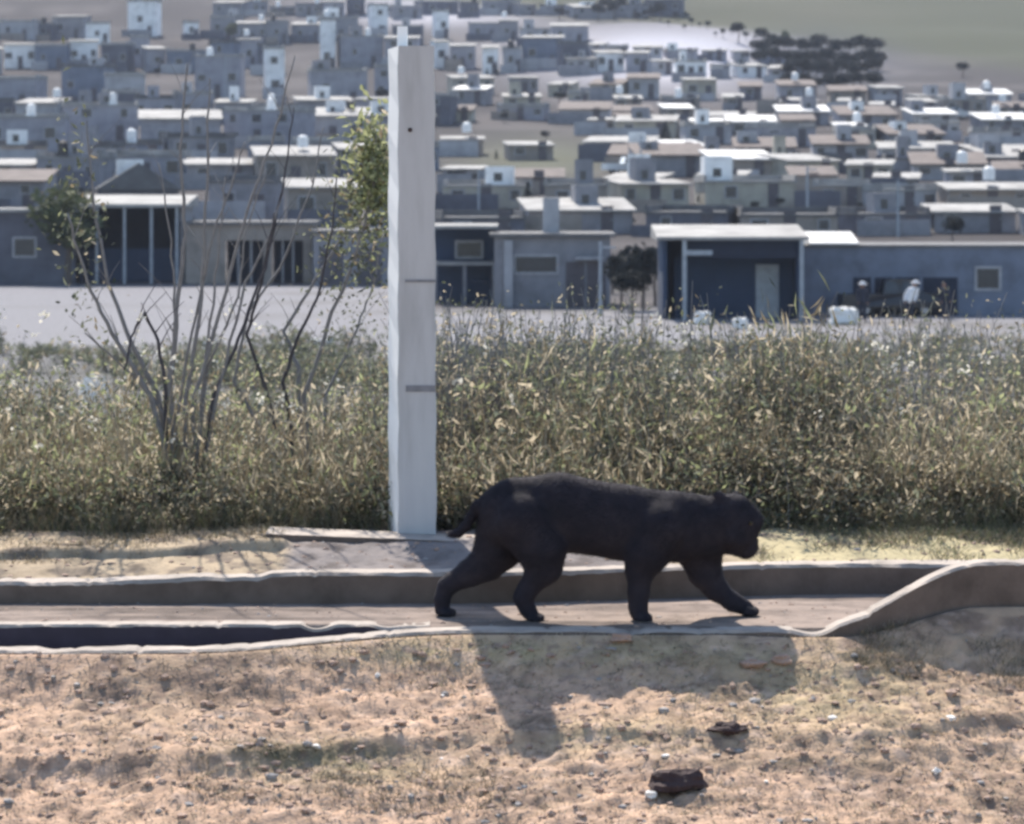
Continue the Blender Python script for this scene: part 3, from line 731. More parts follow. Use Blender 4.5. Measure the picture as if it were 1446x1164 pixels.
# ------------------------------------------------------------------ town
def window(parent, x, z, w_, h_, y, tone='frame'):
    f = MB()
    t = min(.12, w_ * .12)
    for b_ in ((x - w_ / 2 - t, x + w_ / 2 + t, z - t, z), (x - w_ / 2 - t, x + w_ / 2 + t, z + h_, z + h_ + t), (x - w_ / 2 - t, x - w_ / 2, z, z + h_), (x + w_ / 2, x + w_ / 2 + t, z, z + h_)):
        f.box(b_[0], b_[1], y - .06, y + .05, b_[2], b_[3])
    o = f.build('window', M[tone], parent)
    MB().box(x - w_ / 2, x + w_ / 2, y - .02, y + .03, z, z + h_).build('pane', M['glass'], o)
    return o

def house(X, Y, w_, d_, h_, tone, roof, label, group, nwin=2, storeys=1, tank=None, rz=0, door=True, parapet=True, name='house', wsize=None):
    z0 = lz(X, Y); r = rnd
    t = thing(name, (X, Y, z0), label, 'house', group, rz)
    m = M['w_' + tone]
    MB().box(-w_ / 2, w_ / 2, 0, d_, -1.5, h_).build('wall', m, t)
    if roof[0] == 'shed':                       # single slope falling towards the street
        rise = d_ * math.tan(R(roof[2] if len(roof) > 2 else 10)); th = .14; ov = .25
        b = MB(); V = [(-w_ / 2 - ov, -ov - .15, h_ - .02), (w_ / 2 + ov, -ov - .15, h_ - .02), (w_ / 2 + ov, d_, h_ + rise), (-w_ / 2 - ov, d_, h_ + rise)]
        V = V + [(x, y, z + th) for x, y, z in V]
        b.add(V, [(0, 3, 2, 1), (4, 5, 6, 7), (0, 1, 5, 4), (1, 2, 6, 5), (2, 3, 7, 6), (3, 0, 4, 7)])
        ro = b.build('roof', M[roof[1]], t)
        MB().add([(-w_ / 2, d_ - .01, h_ + .002), (w_ / 2, d_ - .01, h_ + .002), (w_ / 2, d_ - .01, h_ + rise), (-w_ / 2, d_ - .01, h_ + rise), (-w_ / 2, .2, h_ + .01), (w_ / 2, .2, h_ + .01)],
                 [(0, 1, 2, 3), (0, 3, 4), (1, 5, 2)]).build('gable', m, t)
    elif roof[0] == 'gable':
        b = MB(); rh = w_ * .32; ov = .3
        V = [(-w_ / 2 - ov, -ov, h_ - .1), (0, -ov, h_ + rh), (w_ / 2 + ov, -ov, h_ - .1), (-w_ / 2 - ov, d_ + ov, h_ - .1), (0, d_ + ov, h_ + rh), (w_ / 2 + ov, d_ + ov, h_ - .1)]
        b.add(V, [(0, 1, 4, 3), (1, 2, 5, 4), (0, 2, 1), (3, 4, 5)]); ro = b.build('roof', M[roof[1]], t)
    else:
        b = MB(); b.box(-w_ / 2 - .12, w_ / 2 + .12, -.12, d_ + .12, h_, h_ + .18)
        if parapet:
            q = .45; b.box(-w_ / 2 - .05, w_ / 2 + .05, d_ - .15, d_ + .05, h_ + .18, h_ + .18 + q)
            b.box(-w_ / 2 - .05, -w_ / 2 + .13, .05, d_ - .15, h_ + .18, h_ + .18 + q); b.box(w_ / 2 - .13, w_ / 2 + .05, .05, d_ - .15, h_ + .18, h_ + .18 + q)
        ro = b.build('roof', M[roof[1]], t)
    fl = h_ / storeys; k = 0
    for s_ in range(storeys):
        n = nwin if s_ or not door else max(1, nwin)
        for i in range(n):
            if n < 1: break
            x = -w_ / 2 + w_ * (i + .5 + r.uniform(-.12, .12)) / n
            if door and s_ == 0 and i == n // 2 and n > 1: continue
            ww, hh = wsize or (r.choice((.7, .9, 1.1)), r.choice((.9, 1.1)))
            window(t, x, s_ * fl + fl * .42, min(ww, w_ / n * .6), min(hh, fl * .42), 0)
    if door:
        x = (-w_ / 2 + w_ * (nwin // 2 + .5) / nwin) if nwin > 1 else w_ * .28
        dd = MB().box(x - .45, x + .45, -.04, .02, -.05, 2.05).build('door', M['door'], t)
        MB().box(x + .3, x + .36, -.09, -.04, .95, 1.1).build('handle', M['steel'], dd)
    if r.random() < .5 and w_ > 4.5:               # a room or stair head on the roof
        x = r.uniform(-.3, .2) * w_; ww = r.uniform(.2, .35) * w_; zz = h_ + (.18 if roof[0] == 'flat' else .2)
        rm = MB().box(x - ww / 2, x + ww / 2, d_ * .45, d_ * .85, zz, zz + r.uniform(1.2, 2.2)).build('roof_room', M['w_' + r.choice(('white', 'pale grey', 'grey', tone))], t)
        MB().box(x - ww * .2, x + ww * .1, d_ * .45 - .03, d_ * .45 + .03, zz + .3, zz + 1.0).build('window', M['glass'], rm)
    if r.random() < .6:                         # yard wall in front
        MB().box(-w_ / 2 - r.uniform(0, 1.5), w_ / 2 * r.uniform(-.1, 1), -1.9, -1.7, -1.5, r.uniform(.8, 1.7)).build('yard_wall', M['w_' + r.choice(('pale grey', 'grey', 'dark grey', 'tan'))], t)
    if tank:
        tx = r.uniform(-.35, .35) * w_; ty = d_ * .5
        tb = MB(); zb = h_ + .18 if roof[0] == 'flat' else h_ + .5
        if roof[0] == 'flat': tb.box(tx - .5, tx + .5, ty - .5, ty + .5, zb, zb + .35)
        tb.cyl((tx, ty, zb + .352), .5, .95, 14); tb.cyl((tx, ty, zb + 1.302), .42, .18, 14, 2, 0, .18)
        tb.build('water_tank', M['tank_' + tank], t)
    return t

ORD = ['first', 'second', 'third', 'fourth', 'fifth', 'sixth', 'seventh', 'eighth', 'ninth', 'tenth', 'eleventh', 'twelfth', 'thirteenth', 'fourteenth', 'fifteenth', 'sixteenth', 'seventeenth', 'eighteenth', 'nineteenth', 'twentieth'] + ['twenty-' + q for q in ('first', 'second', 'third', 'fourth', 'fifth', 'sixth', 'seventh', 'eighth', 'ninth')]
def town_row(rowname, ybase, items, jitter=1.0):
    """items: (px0, px1, height px, tone, roof, windows, storeys, tank)"""
    group = 'houses in the ' + rowname
    items = sorted(items, key=lambda i: i[0])
    for k, (x0, x1, hp, tone, roof, nw, st, tank) in enumerate(items):
        pc = (x0 + x1) / 2; yb = ybase(pc) if callable(ybase) else ybase
        dy = rnd.uniform(-.2, .16) * hp; yb += dy; hp = hp * rnd.uniform(.85, 1.2)
        D = ground_hit(pc, yb); X = (pc - CX) / F * D
        w_ = max(2.5, (x1 - x0) / F * D); h_ = hp / F * D
        d_ = min(max(4, w_ * .9), 9)
        rf = {'pale': ('flat', 'roof_pale'), 'grey': ('flat', 'roof_grey'), 'shed': ('shed', 'roof_pale', rnd.uniform(3.5, 8)), 'white': ('shed', 'roof_white', 9), 'brown': ('shed', 'roof_brown', 11), 'gable': ('gable', 'roof_grey')}[roof]
        desc_ = {'pale': 'flat pale roof', 'grey': 'flat grey roof', 'shed': 'pale sloping roof', 'white': 'white sheet roof', 'brown': 'brown sloping roof', 'gable': 'gabled grey roof'}[roof]
        what = ('tall ' if st > 1 else '') + tone + ' house'
        label = '%s, %s from left in the %s' % (what, ORD[k], rowname)
        house(X, D, w_, d_, h_, tone, rf, label, group, nw, st, tank, R(rnd.gauss(0, 9)) * jitter)
def auto_row(rowname, ybase, px0, px1, hmin, hmax, wmin, wmax, tones, roofs, gap=(2, 22), tankp=.25, extra=()):
    items = list(extra); x = px0
    while x < px1:
        w_ = rnd.uniform(wmin, wmax); hp = rnd.uniform(hmin, hmax)
        if not any(x < e[1] and x + w_ > e[0] for e in extra):
            t = rnd.choice(tones); D = 400
            nw = 1 if w_ < 34 else rnd.choice((2, 2, 3))
            items.append((x, x + w_, hp, t, rnd.choice(roofs), nw, 2 if hp > 40 and rnd.random() < .4 else 1, rnd.choice(('black', 'white', 'white')) if rnd.random() < tankp else None))
        x += w_ + rnd.uniform(*gap)
    town_row(rowname, ybase, items)

LT = ['grey', 'lilac grey', 'pale grey', 'lilac grey', 'dark grey', 'blue grey']
RT = ['tan', 'grey', 'pale grey', 'lilac grey', 'cream', 'tan']
auto_row('topmost row', lambda p: 58 + .004 * p, -30, 780, 20, 34, 26, 52, LT + ['white', 'white'], ['pale', 'shed', 'pale'], (-2, 5), .3,
         [(180, 220, 42, 'white', 'pale', 1, 1, None), (264, 280, 22, 'white', 'pale', 0, 1, None), (526, 548, 42, 'white', 'pale', 1, 2, None), (616, 634, 34, 'white', 'pale', 0, 1, None)])
auto_row('skyline strip above the topmost row', 24, 300, 930, 12, 22, 22, 60, ['grey', 'blue grey', 'dark grey', 'lilac grey', 'pale grey'], ['pale', 'grey', 'shed'], (-2, 5), .2)
auto_row('second row from the top', 100, -30, 800, 30, 44, 24, 62, LT + ['white'], ['pale', 'shed', 'shed', 'grey'], (-2, 5), .3,
         [(452, 474, 62, 'white', 'pale', 0, 2, None), (616, 634, 34, 'white', 'shed', 0, 1, None), (684, 700, 32, 'white', 'shed', 0, 1, None)])
auto_row('third row from the top', 148, -30, 560, 36, 56, 52, 100, LT, ['pale', 'shed', 'grey'], (2, 18), .25,
         [(376, 402, 66, 'white', 'pale', 1, 2, None), (150, 205, 50, 'pale grey', 'pale', 1, 1, None), (86, 148, 48, 'blue grey', 'grey', 2, 1, None)])
auto_row('row of long pale walls', 212, -30, 575, 42, 52, 84, 130, ['lilac grey', 'pale grey', 'lilac grey'], ['pale', 'shed'], (-2, 5), .5)
auto_row('row above the open shed', 262, -30, 575, 34, 44, 70, 120, ['grey', 'dark grey', 'tan', 'lilac grey'], ['shed', 'shed', 'pale'], (1, 10), .2)
auto_row('row behind the open shed', 318, -30, 575, 50, 62, 70, 150, ['dark grey', 'tan', 'grey'], ['grey', 'brown', 'shed'], (1, 20), .0, [(140, 252, 62, 'dark grey', 'gable', 2, 1, None)])
auto_row('fourth row from the top', 180, -30, 560, 30, 42, 44, 84, LT + ['dark grey'], ['pale', 'shed', 'grey'], (-2, 5), .2)
auto_row('row between the long walls and the shed', 238, -30, 575, 26, 36, 50, 100, ['grey', 'dark grey', 'tan', 'blue grey'], ['shed', 'pale', 'grey'], (4, 20), .2)
# right half
auto_row('uppermost right row', lambda p: 104 + .03 * (p - 800), 800, 1115, 16, 26, 24, 48, ['pale grey', 'lilac grey', 'white'], ['pale', 'shed'], (1, 10), .2)
auto_row('row on the pale mound', lambda p: 80 + .03 * (p - 800), 790, 1090, 12, 20, 22, 44, ['pale grey', 'lilac grey', 'lilac grey'], ['pale', 'shed'], (2, 14), .1)
auto_row('row under the mound', lambda p: 135 + .03 * (p - 700), 640, 1470, 16, 24, 30, 60, RT, ['white', 'shed', 'shed', 'pale', 'brown'], (4, 40), .15)
auto_row('seventh right row', lambda p: 172 + .02 * (p - 700), 625, 1480, 16, 24, 40, 90, RT, ['white', 'shed', 'pale', 'shed', 'brown'], (4, 44), .15)
auto_row('sixth right row', lambda p: 200 + .015 * (p - 700), 870, 1480, 18, 26, 40, 100, RT, ['white', 'shed', 'shed', 'brown', 'pale'], (6, 44), .1)
auto_row('fifth right row', lambda p: 222 + .03 * (p - 700), 625, 1480, 18, 26, 50, 110, RT, ['white', 'shed', 'shed', 'brown', 'brown'], (6, 50), .1)
auto_row('fourth right row', lambda p: 250 + .015 * (p - 700), 900, 1480, 22, 28, 50, 110, RT, ['white', 'shed', 'brown', 'brown'], (4, 40), .1)
auto_row('crowded strip below the mound', lambda p: 152 + .02 * (p - 700), 640, 1480, 14, 20, 26, 60, RT + ['lilac grey', 'dark grey'], ['white', 'shed', 'pale', 'brown'], (4, 40), .15)
auto_row('crowded strip in the middle right', lambda p: 187 + .02 * (p - 700), 830, 1480, 14, 22, 30, 70, RT + ['dark grey'], ['white', 'shed', 'pale', 'brown'], (4, 40), .15)
auto_row('crowded strip above the cream houses', lambda p: 236 + .02 * (p - 700), 860, 1480, 18, 26, 40, 90, RT + ['dark grey'], ['shed', 'brown', 'grey'], (4, 50), .1)
auto_row('crowded strip behind the cream houses', 275, 625, 1480, 20, 28, 50, 100, RT + ['dark grey'], ['shed', 'brown', 'shed'], (20, 90), .1)
auto_row('third right row', 300, 625, 1480, 28, 36, 70, 130, ['cream', 'pale grey', 'tan'], ['shed', 'shed', 'pale'], (3, 26), .15)
auto_row('second right row', 335, 625, 1480, 26, 34, 90, 150, ['dark grey', 'tan', 'grey'], ['brown', 'shed', 'grey'], (4, 30), .0)

# ------------------------------------------------------------------ the front street, building by building
def front(px0, px1, ytop, ybase, depth, name, label, rz=0):
    pc = (px0 + px1) / 2; D = ground_hit(pc, ybase, 100, 400); s_ = D / F
    X = (pc - CX) * s_
    t = thing(name, (X, D, lz(X, D)), label, 'building', None, rz)
    return t, (px1 - px0) * s_, (ybase - ytop) * s_, s_
t, w_, h_, s_ = front(-60, 106, 300, 402, 6, 'low_house', 'dark grey low house at the left end of the front street')
MB().box(-w_ / 2, w_ / 2, 0, 6, -.5, h_).build('wall', M['w_dark grey'], t)
MB().box(-w_ / 2 - .2, w_ / 2 + .2, -.3, 6.2, h_ + .002, h_ + .2).build('roof', M['roof_pale'], t)
window(t, .5, h_ * .4, 1.2, 1.0, 0)
# open shed on the left: posts, dark inside, thin pale roof edge
t, w_, h_, s_ = front(112, 258, 292, 402, 6, 'open_shed', 'dark open shed with thin pale roof edge and slim posts, left of the bare shrub')
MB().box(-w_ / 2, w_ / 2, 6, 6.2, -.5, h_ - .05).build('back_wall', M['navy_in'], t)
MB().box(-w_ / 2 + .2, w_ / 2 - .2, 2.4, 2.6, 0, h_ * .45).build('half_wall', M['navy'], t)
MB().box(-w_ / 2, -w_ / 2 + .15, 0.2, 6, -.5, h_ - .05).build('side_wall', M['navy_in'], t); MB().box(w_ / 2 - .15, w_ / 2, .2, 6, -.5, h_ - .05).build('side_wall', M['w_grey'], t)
MB().box(-w_ / 2 - .3, w_ / 2 + .3, -.4, 6.3, h_ - .05, h_ + .16, top=(0, .5)).build('roof', M['roof_pale'], t)
for p_ in (137, 176, 214, 250): MB().cyl(((p_ - 185) * s_, -.1, -.3), .09, h_ + .25, 8).build('post', M['steel'], t)
# grey workshop with dark bays
t, w_, h_, s_ = front(262, 440, 318, 402, 6, 'workshop', 'grey workshop with two wide dark bays under a lintel, right of the open shed')
H = h_; X0 = (262 - 351) * s_; bays = [(318, 372), (384, 428)]
wb = MB(); x = X0
for (b0, b1) in bays:
    b0 = (b0 - 351) * s_; b1 = (b1 - 351) * s_
    wb.box(x, b0, 0, .25, -.5, H); wb.box(b0, b1, .0, .25, H * .74, H); x = b1
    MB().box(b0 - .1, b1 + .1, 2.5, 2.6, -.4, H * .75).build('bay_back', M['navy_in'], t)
    for k in range(1, 3): MB().box(b0 + (b1 - b0) * k / 3 - .05, b0 + (b1 - b0) * k / 3 + .05, .3, .4, -.3, H * .74).build('door_rail', M['frame'], t)
wb.box(x, w_ / 2, 0, .25, -.5, H); wb.box(X0, X0 + .25, .25, 6, -.5, H); wb.box(w_ / 2 - .25, w_ / 2, .25, 6, -.5, H); wb.build('wall', M['w_tan'], t)
MB().box(-w_ / 2 - .2, w_ / 2 + .2, -.3, 6.2, H + .002, H + .2).build('roof', M['roof_grey'], t)
t, w_, h_, s_ = front(442, 556, 330, 404, 6, 'workshop', 'tan low building with dark doorway touching the left side of the post')
MB().box(-w_ / 2, w_ / 2, 0, 6, -.5, h_).build('wall', M['w_grey'], t)
MB().box(-w_ / 2 - .2, w_ / 2 + .2, -.3, 6.2, h_ + .002, h_ + .2).build('roof', M['roof_grey'], t)
for p_ in (468, 522): MB().box((p_ - 499) * s_ - .7, (p_ - 499) * s_ + .7, -.03, .02, -.1, h_ * .72).build('door', M['door'], t)
# porch house right of the post
t, w_, h_, s_ = front(612, 700, 320, 430, 5, 'porch_house', 'dark porch house with pale balcony edge, right of the post')
MB().box(-w_ / 2, w_ / 2, 2.2, 7, -.5, h_ * .97).build('wall', M['navy'], t)
MB().box(-w_ / 2 - .2, w_ / 2 + .1, -.2, 7.2, h_ * .97 + .002, h_ * .97 + .16).build('roof', M['roof_pale'], t)
MB().box(-w_ / 2 - .1, w_ / 2, -.1, 2.2, h_ * .50, h_ * .50 + .16).build('balcony', M['roof_pale'], t)
for x in (-w_ / 2 + .1, 0, w_ / 2 - .1): MB().box(x - .08, x + .08, -.05, .1, -.4, h_ * .5).build('pillar', M['w_grey'], t)
window(t, .2, h_ * .6, 1.2, .7, 2.2)
# grey house with a wide dark window
t, w_, h_, s_ = front(698, 862, 335, 434, 6, 'grey_house', 'grey house with wide dark window and side doorway in the front street')
MB().box(-w_ / 2, w_ / 2, 0, 6, -.5, h_).build('wall', M['w_grey'], t)
MB().box(-w_ / 2 - .25, w_ / 2 + .25, -.35, 6.2, h_ + .002, h_ + .17).build('roof', M['roof_grey'], t)
window(t, (757 - 780) * s_, h_ * .5, 2.0, .75, 0); 
for p_ in (812, 842): MB().box((p_ - 780) * s_ - .45, (p_ - 780) * s_ + .45, -.04, .02, -.1, 2.2).build('door', M['door'], t)
MB().box((712 - 780) * s_, (724 - 780) * s_, -.3, -.04, -.2, h_ * .95).build('buttress', M['w_pale grey'], t)
for p_ in (832,): MB().box((p_ - 780) * s_ - .7, (p_ - 780) * s_ + .7, -.5, -.04, h_ * .68, h_ * .72).build('awning', M['frame'], t)
MB().box((779 - 780) * s_ - .4, (779 - 780) * s_ + .4, 2, 2.8, h_ + .17, h_ + 1.9).build('chimney', M['w_pale grey'], t)
# navy workshop, the most distinct building on the right
t, w_, h_, s_ = front(936, 1132, 338, 452, 7, 'blue_workshop', 'navy blue open-fronted workshop with pale door and white roof edge')
bw = MB(); bw.box(-w_ / 2, w_ / 2, 5, 5.2, -.5, h_); bw.box(-w_ / 2, -w_ / 2 + .2, .2, 5, -.5, h_); bw.box(w_ / 2 - .2, w_ / 2, .2, 5, -.5, h_)
bw.build('wall', M['navy'], t)
MB().box(-w_ / 2 + .9, w_ / 2 - .2, -.05, .2, h_ * .76, h_ - .06).build('fascia', M['navy_in'], t)
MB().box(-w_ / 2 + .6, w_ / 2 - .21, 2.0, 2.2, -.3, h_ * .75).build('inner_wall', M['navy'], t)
MB().box(-w_ / 2 - .3, w_ / 2 + .3, -.5, 5.4, h_ - .05, h_ + .10, top=(0, .45)).build('roof', M['roof_pale'], t)
dd = MB().box((1072 - 1034) * s_, (1105 - 1034) * s_, 1.94, 1.99, -.1, (452 - 376) * s_).build('door', M['steel'], t)
MB().box((1099 - 1034) * s_, (1102 - 1034) * s_, 1.86, 1.939, 1.1, 1.25).build('handle', M['frame'], dd)
for p_ in (966, 1131): MB().box((p_ - 1034) * s_ - .09, (p_ - 1034) * s_ + .09, -.4, -.22, -.3, h_ - .07).build('post', M['steel'], t)
MB().box((968 - 1034) * s_, (1005 - 1034) * s_, -.41, -.3, h_ * .80, h_ * .86).build('sign_board', M['steel'], t)
# long grey wall building on the right with a white roof
t, w_, h_, s_ = front(1134, 1490, 350, 446, 6, 'long_building', 'long blue grey building wall at the right end of the front street')
MB().box(-w_ / 2, w_ / 2, 0, 6, -.5, h_).build('wall', M['w_blue grey'], t)
MB().box(-w_ / 2 - .1, w_ / 2 + .1, -.1, 6.1, h_ + .002, h_ + .12).build('roof', M['roof_grey'], t)
MB().box((1142 - 1312) * s_, (1212 - 1312) * s_, -.3, 3.2, h_ + .13, h_ + .22, top=(0, .45)).build('canopy', M['roof_white'], t)
MB().box((1205 - 1312) * s_, (1352 - 1312) * s_, -.05, .02, -.2, h_ * .56).build('dark_doorway', M['navy_in'], t)
for p_ in (1232, 1262, 1300): MB().box((p_ - 1312) * s_ - .08, (p_ - 1312) * s_ + .08, -.14, -.051, -.2, h_ * .58).build('pillar', M['w_blue grey'], t)
window(t, (1395 - 1312) * s_, h_ * .4, 1.0, .9, 0)
# dark trees between the buildings, and dotted about the town
def leafball(N, rx, rz_, size, lump=5):
    cs = rng.normal(0, .45, (lump, 3)); k = rng.integers(0, lump, N)
    c = cs[k] + rng.normal(0, .33, (N, 3)); r = np.linalg.norm(c, axis=1, keepdims=True); c = c / np.maximum(1, r)
    return leaves_np(c * np.array([rx, rx, rz_]), rng.uniform(.6, 1.4, N) * size, rng.uniform(.5, .9, N) * size)
def make_tree(kind):
    root = thing('tree', (0, 0, -50), 'x', 'tree')
    MB().tube([(0, 0, -.4), (.05, 0, .6), (0, .05, 1.3), (.1, 0, 2.2)], [.14, .11, .09, .05], 7).build('trunk', M['bark'], root)
    if kind == 'cone':
        n = 700; z = rng.random(n) ** 1.4; a = rng.uniform(0, 6.3, n); rr = (1 - z) * rng.uniform(.3, 1, n) ** .5 * 1.1
        V, Q = leaves_np(np.stack([rr * np.cos(a), rr * np.sin(a), .5 + z * 3.6], 1), rng.uniform(.2, .4, n), rng.uniform(.12, .25, n))
    else:
        V, Q = leafball(900, 1.3, 1.1, .30, 7); V = V + np.array([0, 0, 2.4])
    npmesh('crown', V, Q, M['crown_dark' if kind != 'olive' else 'crown_olive'], root); return root
protos = {k: make_tree(k) for k in ('round', 'cone', 'olive')}; used = set()
def place_tree(kind, px, yb, hp, label, D=None):
    src = protos[kind]
    D = D or ground_hit(px, yb); X = (px - CX) / F * D; s_ = hp / F * D / 3.8
    if kind in used:
        r = src.copy(); C.objects.link(r)
        for ch in list(src.children):
            c = ch.copy(); C.objects.link(c); c.parent = r
    else: r = src; used.add(kind)
    r.location = (X, D, lz(X, D)); r.scale = (s_ * rnd.uniform(.85, 1.2),) * 2 + (s_,); r.rotation_euler = (0, 0, rnd.uniform(0, 6))
    tag(r, label, 'tree', 'trees among the houses')
for (k, px, yb, hp, lab) in (
        ('round', 878, 440, 88, 'dark tree filling the gap left of the navy workshop'), ('round', 908, 438, 100, 'taller dark tree touching the left side of the navy workshop'),
        ('round', 892, 446, 70, 'low dark tree in front of the two trees left of the navy workshop'), ('round', 925, 432, 84, 'dark tree half hidden behind the left wall of the navy workshop'),
        ('round', 865, 415, 60, 'small dark tree behind the end of the grey house'),
        ('cone', 265, 212, 38, 'dark conical tree in front of the long pale walls'), ('cone', 820, 300, 52, 'dark slim tree between cream houses right of the post'),
        ('round', 640, 272, 34, 'dark round tree just right of the post'), ('cone', 745, 302, 40, 'small dark conical tree among the cream houses'),
        ('cone', 995, 290, 36, 'dark conical tree left of the parked white cars'), ('cone', 1250, 270, 26, 'small dark tree above the white roof'),
        ('round', 1345, 350, 48, 'dark bush tree at the right end behind the long wall'), ('round', 1310, 225, 22, 'dark round tree high on the right slope'),
        ('olive', 98, 402, 150, 'large grey green tree left of the open shed'), ('olive', 330, 60, 30, 'small olive tree in the topmost row of houses'),
        ('cone', 940, 200, 26, 'dark slim tree below the pale mound'), ('round', 1180, 190, 20, 'small dark round tree below the dark grove'),
        ('round', 1360, 110, 24, 'dark bush at the edge of the green field'), ('cone', 1120, 250, 24, 'small conical tree in the middle of the right rows'),
        ('round', 790, 150, 22, 'dark shrub tree left below the mound'), ('olive', 1110, 60, 18, 'olive bush on the green field above the grove'),
        ('round', 560 - 20, 150, 26, 'round tree hidden partly by the left edge of the post')):
    place_tree(k, px, yb, hp, lab)
for q in range(70):
    px = rnd.uniform(0, 1446); yb = rnd.uniform(60, 330)
    if px > 1090 and yb < 140: continue
    place_tree(rnd.choice(('round', 'round', 'cone')), px, yb, rnd.uniform(9, 20), 'small dark bush dotted among the hillside houses')
i = 0
for px in range(1075, 1250, 11):
    for yb in (84, 100, 116, 133):
        if px < 1100 and yb > 100: continue
        hp = rnd.uniform(27, 36)
        place_tree('round', px + rnd.uniform(-5, 5), yb + rnd.uniform(-4, 4), hp, 'dark tree in the dense grove below the green field')
        i += 1
for o in list(C.objects):
    if o.get('label') == 'dark tree in the dense grove below the green field': o['group'] = 'trees of the dense grove'
for px in list(range(790, 1110, 11)):
    place_tree('round', px, float(np.interp(px, [790, 930, 1000, 1060, 1110], [24, 30, 46, 62, 78])) + rnd.uniform(-6, 6), rnd.choice((9, 14, 20, 30)), 'dark tree in the line along the hill above the mound')
for o in list(C.objects):
    if o.get('label') == 'dark tree in the line along the hill above the mound': o['group'] = 'trees in the line on the hill'

# ------------------------------------------------------------------ parked cars
def make_car(tone, label, px, yb, kind='car', rz=0, D=None):
    D = D or ground_hit(px, yb); X = (px - CX) / F * D
    t = thing('parked_car', (X, D, lz(X, D) + .0), label, 'car', 'cars parked about the town', rz)
    prof = [(-2.1, .30), (-2.15, .75), (-1.95, .92), (-1.25, 1.0), (-.75, 1.42), (.65, 1.45), (1.25, 1.02), (2.0, .92), (2.12, .62), (2.1, .30)]
    if kind == 'pickup': prof = [(-2.4, .40), (-2.4, 1.02), (-.6, 1.02), (-.55, 1.02), (-.35, 1.68), (.75, 1.70), (1.25, 1.12), (2.2, 1.02), (2.3, .7), (2.3, .40)]
    n = len(prof); V = [(x, -.82 * (1 if z < 1.1 else .86), z) for x, z in prof] + [(x, .82 * (1 if z < 1.1 else .86), z) for x, z in prof]
    b = MB().add(V, [tuple(range(n))[::-1], tuple(range(n, 2 * n))] + [(i, (i + 1) % n, n + (i + 1) % n, n + i) for i in range(n)])
    body = b.build('body', M['car_' + tone], t)
    hi = prof[4][1]
    x0, x1 = prof[4][0], prof[5][0]
    for a0, a1 in ((x0 - .2, (x0 + x1) / 2 - .05), ((x0 + x1) / 2 + .05, x1 + .15)):
        MB().add([(a0, -.835, 1.06), (a1, -.835, 1.06), (a1 - .1, -.74, hi - .08), (a0 + .1, -.74, hi - .08)], [(0, 1, 2, 3)]).build('window', M['glass'], t)
    MB().add([(x1 + .06, -.62, hi - .04), (prof[6][0] - .02, -.72, prof[6][1] + .05), (prof[6][0] - .02, .72, prof[6][1] + .05), (x1 + .06, .62, hi - .04)], [(0, 1, 2, 3)]).build('windscreen', M['glass'], t)
    for x in (-1.35, 1.35):
        for y in (-.78, .62):
            wh = MB().cyl((x, y, .32), .32, .18, 14, 1).build('wheel', M['tyre'], t)
            MB().cyl((x, y - .01, .32), .18, .2, 10, 1).build('rim', M['rim'], wh)
    for y in (-.6, .6): MB().box(prof[-2][0] - .05, prof[-2][0] + .02, y - .15, y + .15, .62, .76).build('headlight', M['frame'], t)
    return t
for (tone, px, yb, lab, kind, rz, D) in (
        ('white', 1050, 288, 'white car parked beyond the navy workshop', 'car', .1, None), ('silver', 1030, 291, 'silver car just left of the white car beyond the workshop', 'car', .1, None),
        ('white', 886, 246, 'small white van parked on the slope above the dark trees', 'pickup', .3, None), ('white', 922, 192, 'tiny white car high below the pale mound', 'car', 0, None),
        ('black', 1260, 447, 'black pickup parked in front of the long wall', 'pickup', .06, 146), ('black', 1352, 440, 'black car parked at the right end of the long wall', 'car', -.1, 148),
        ('silver', 1345, 168, 'silver car on the upper right slope', 'car', 0, None),
        ('white', 1130, 205, 'white car among the middle right rows', 'car', .2, None), ('silver', 420, 208, 'silver car under the long pale walls', 'car', 0, None)):
    make_car(tone, lab, px, yb, kind, rz, D)

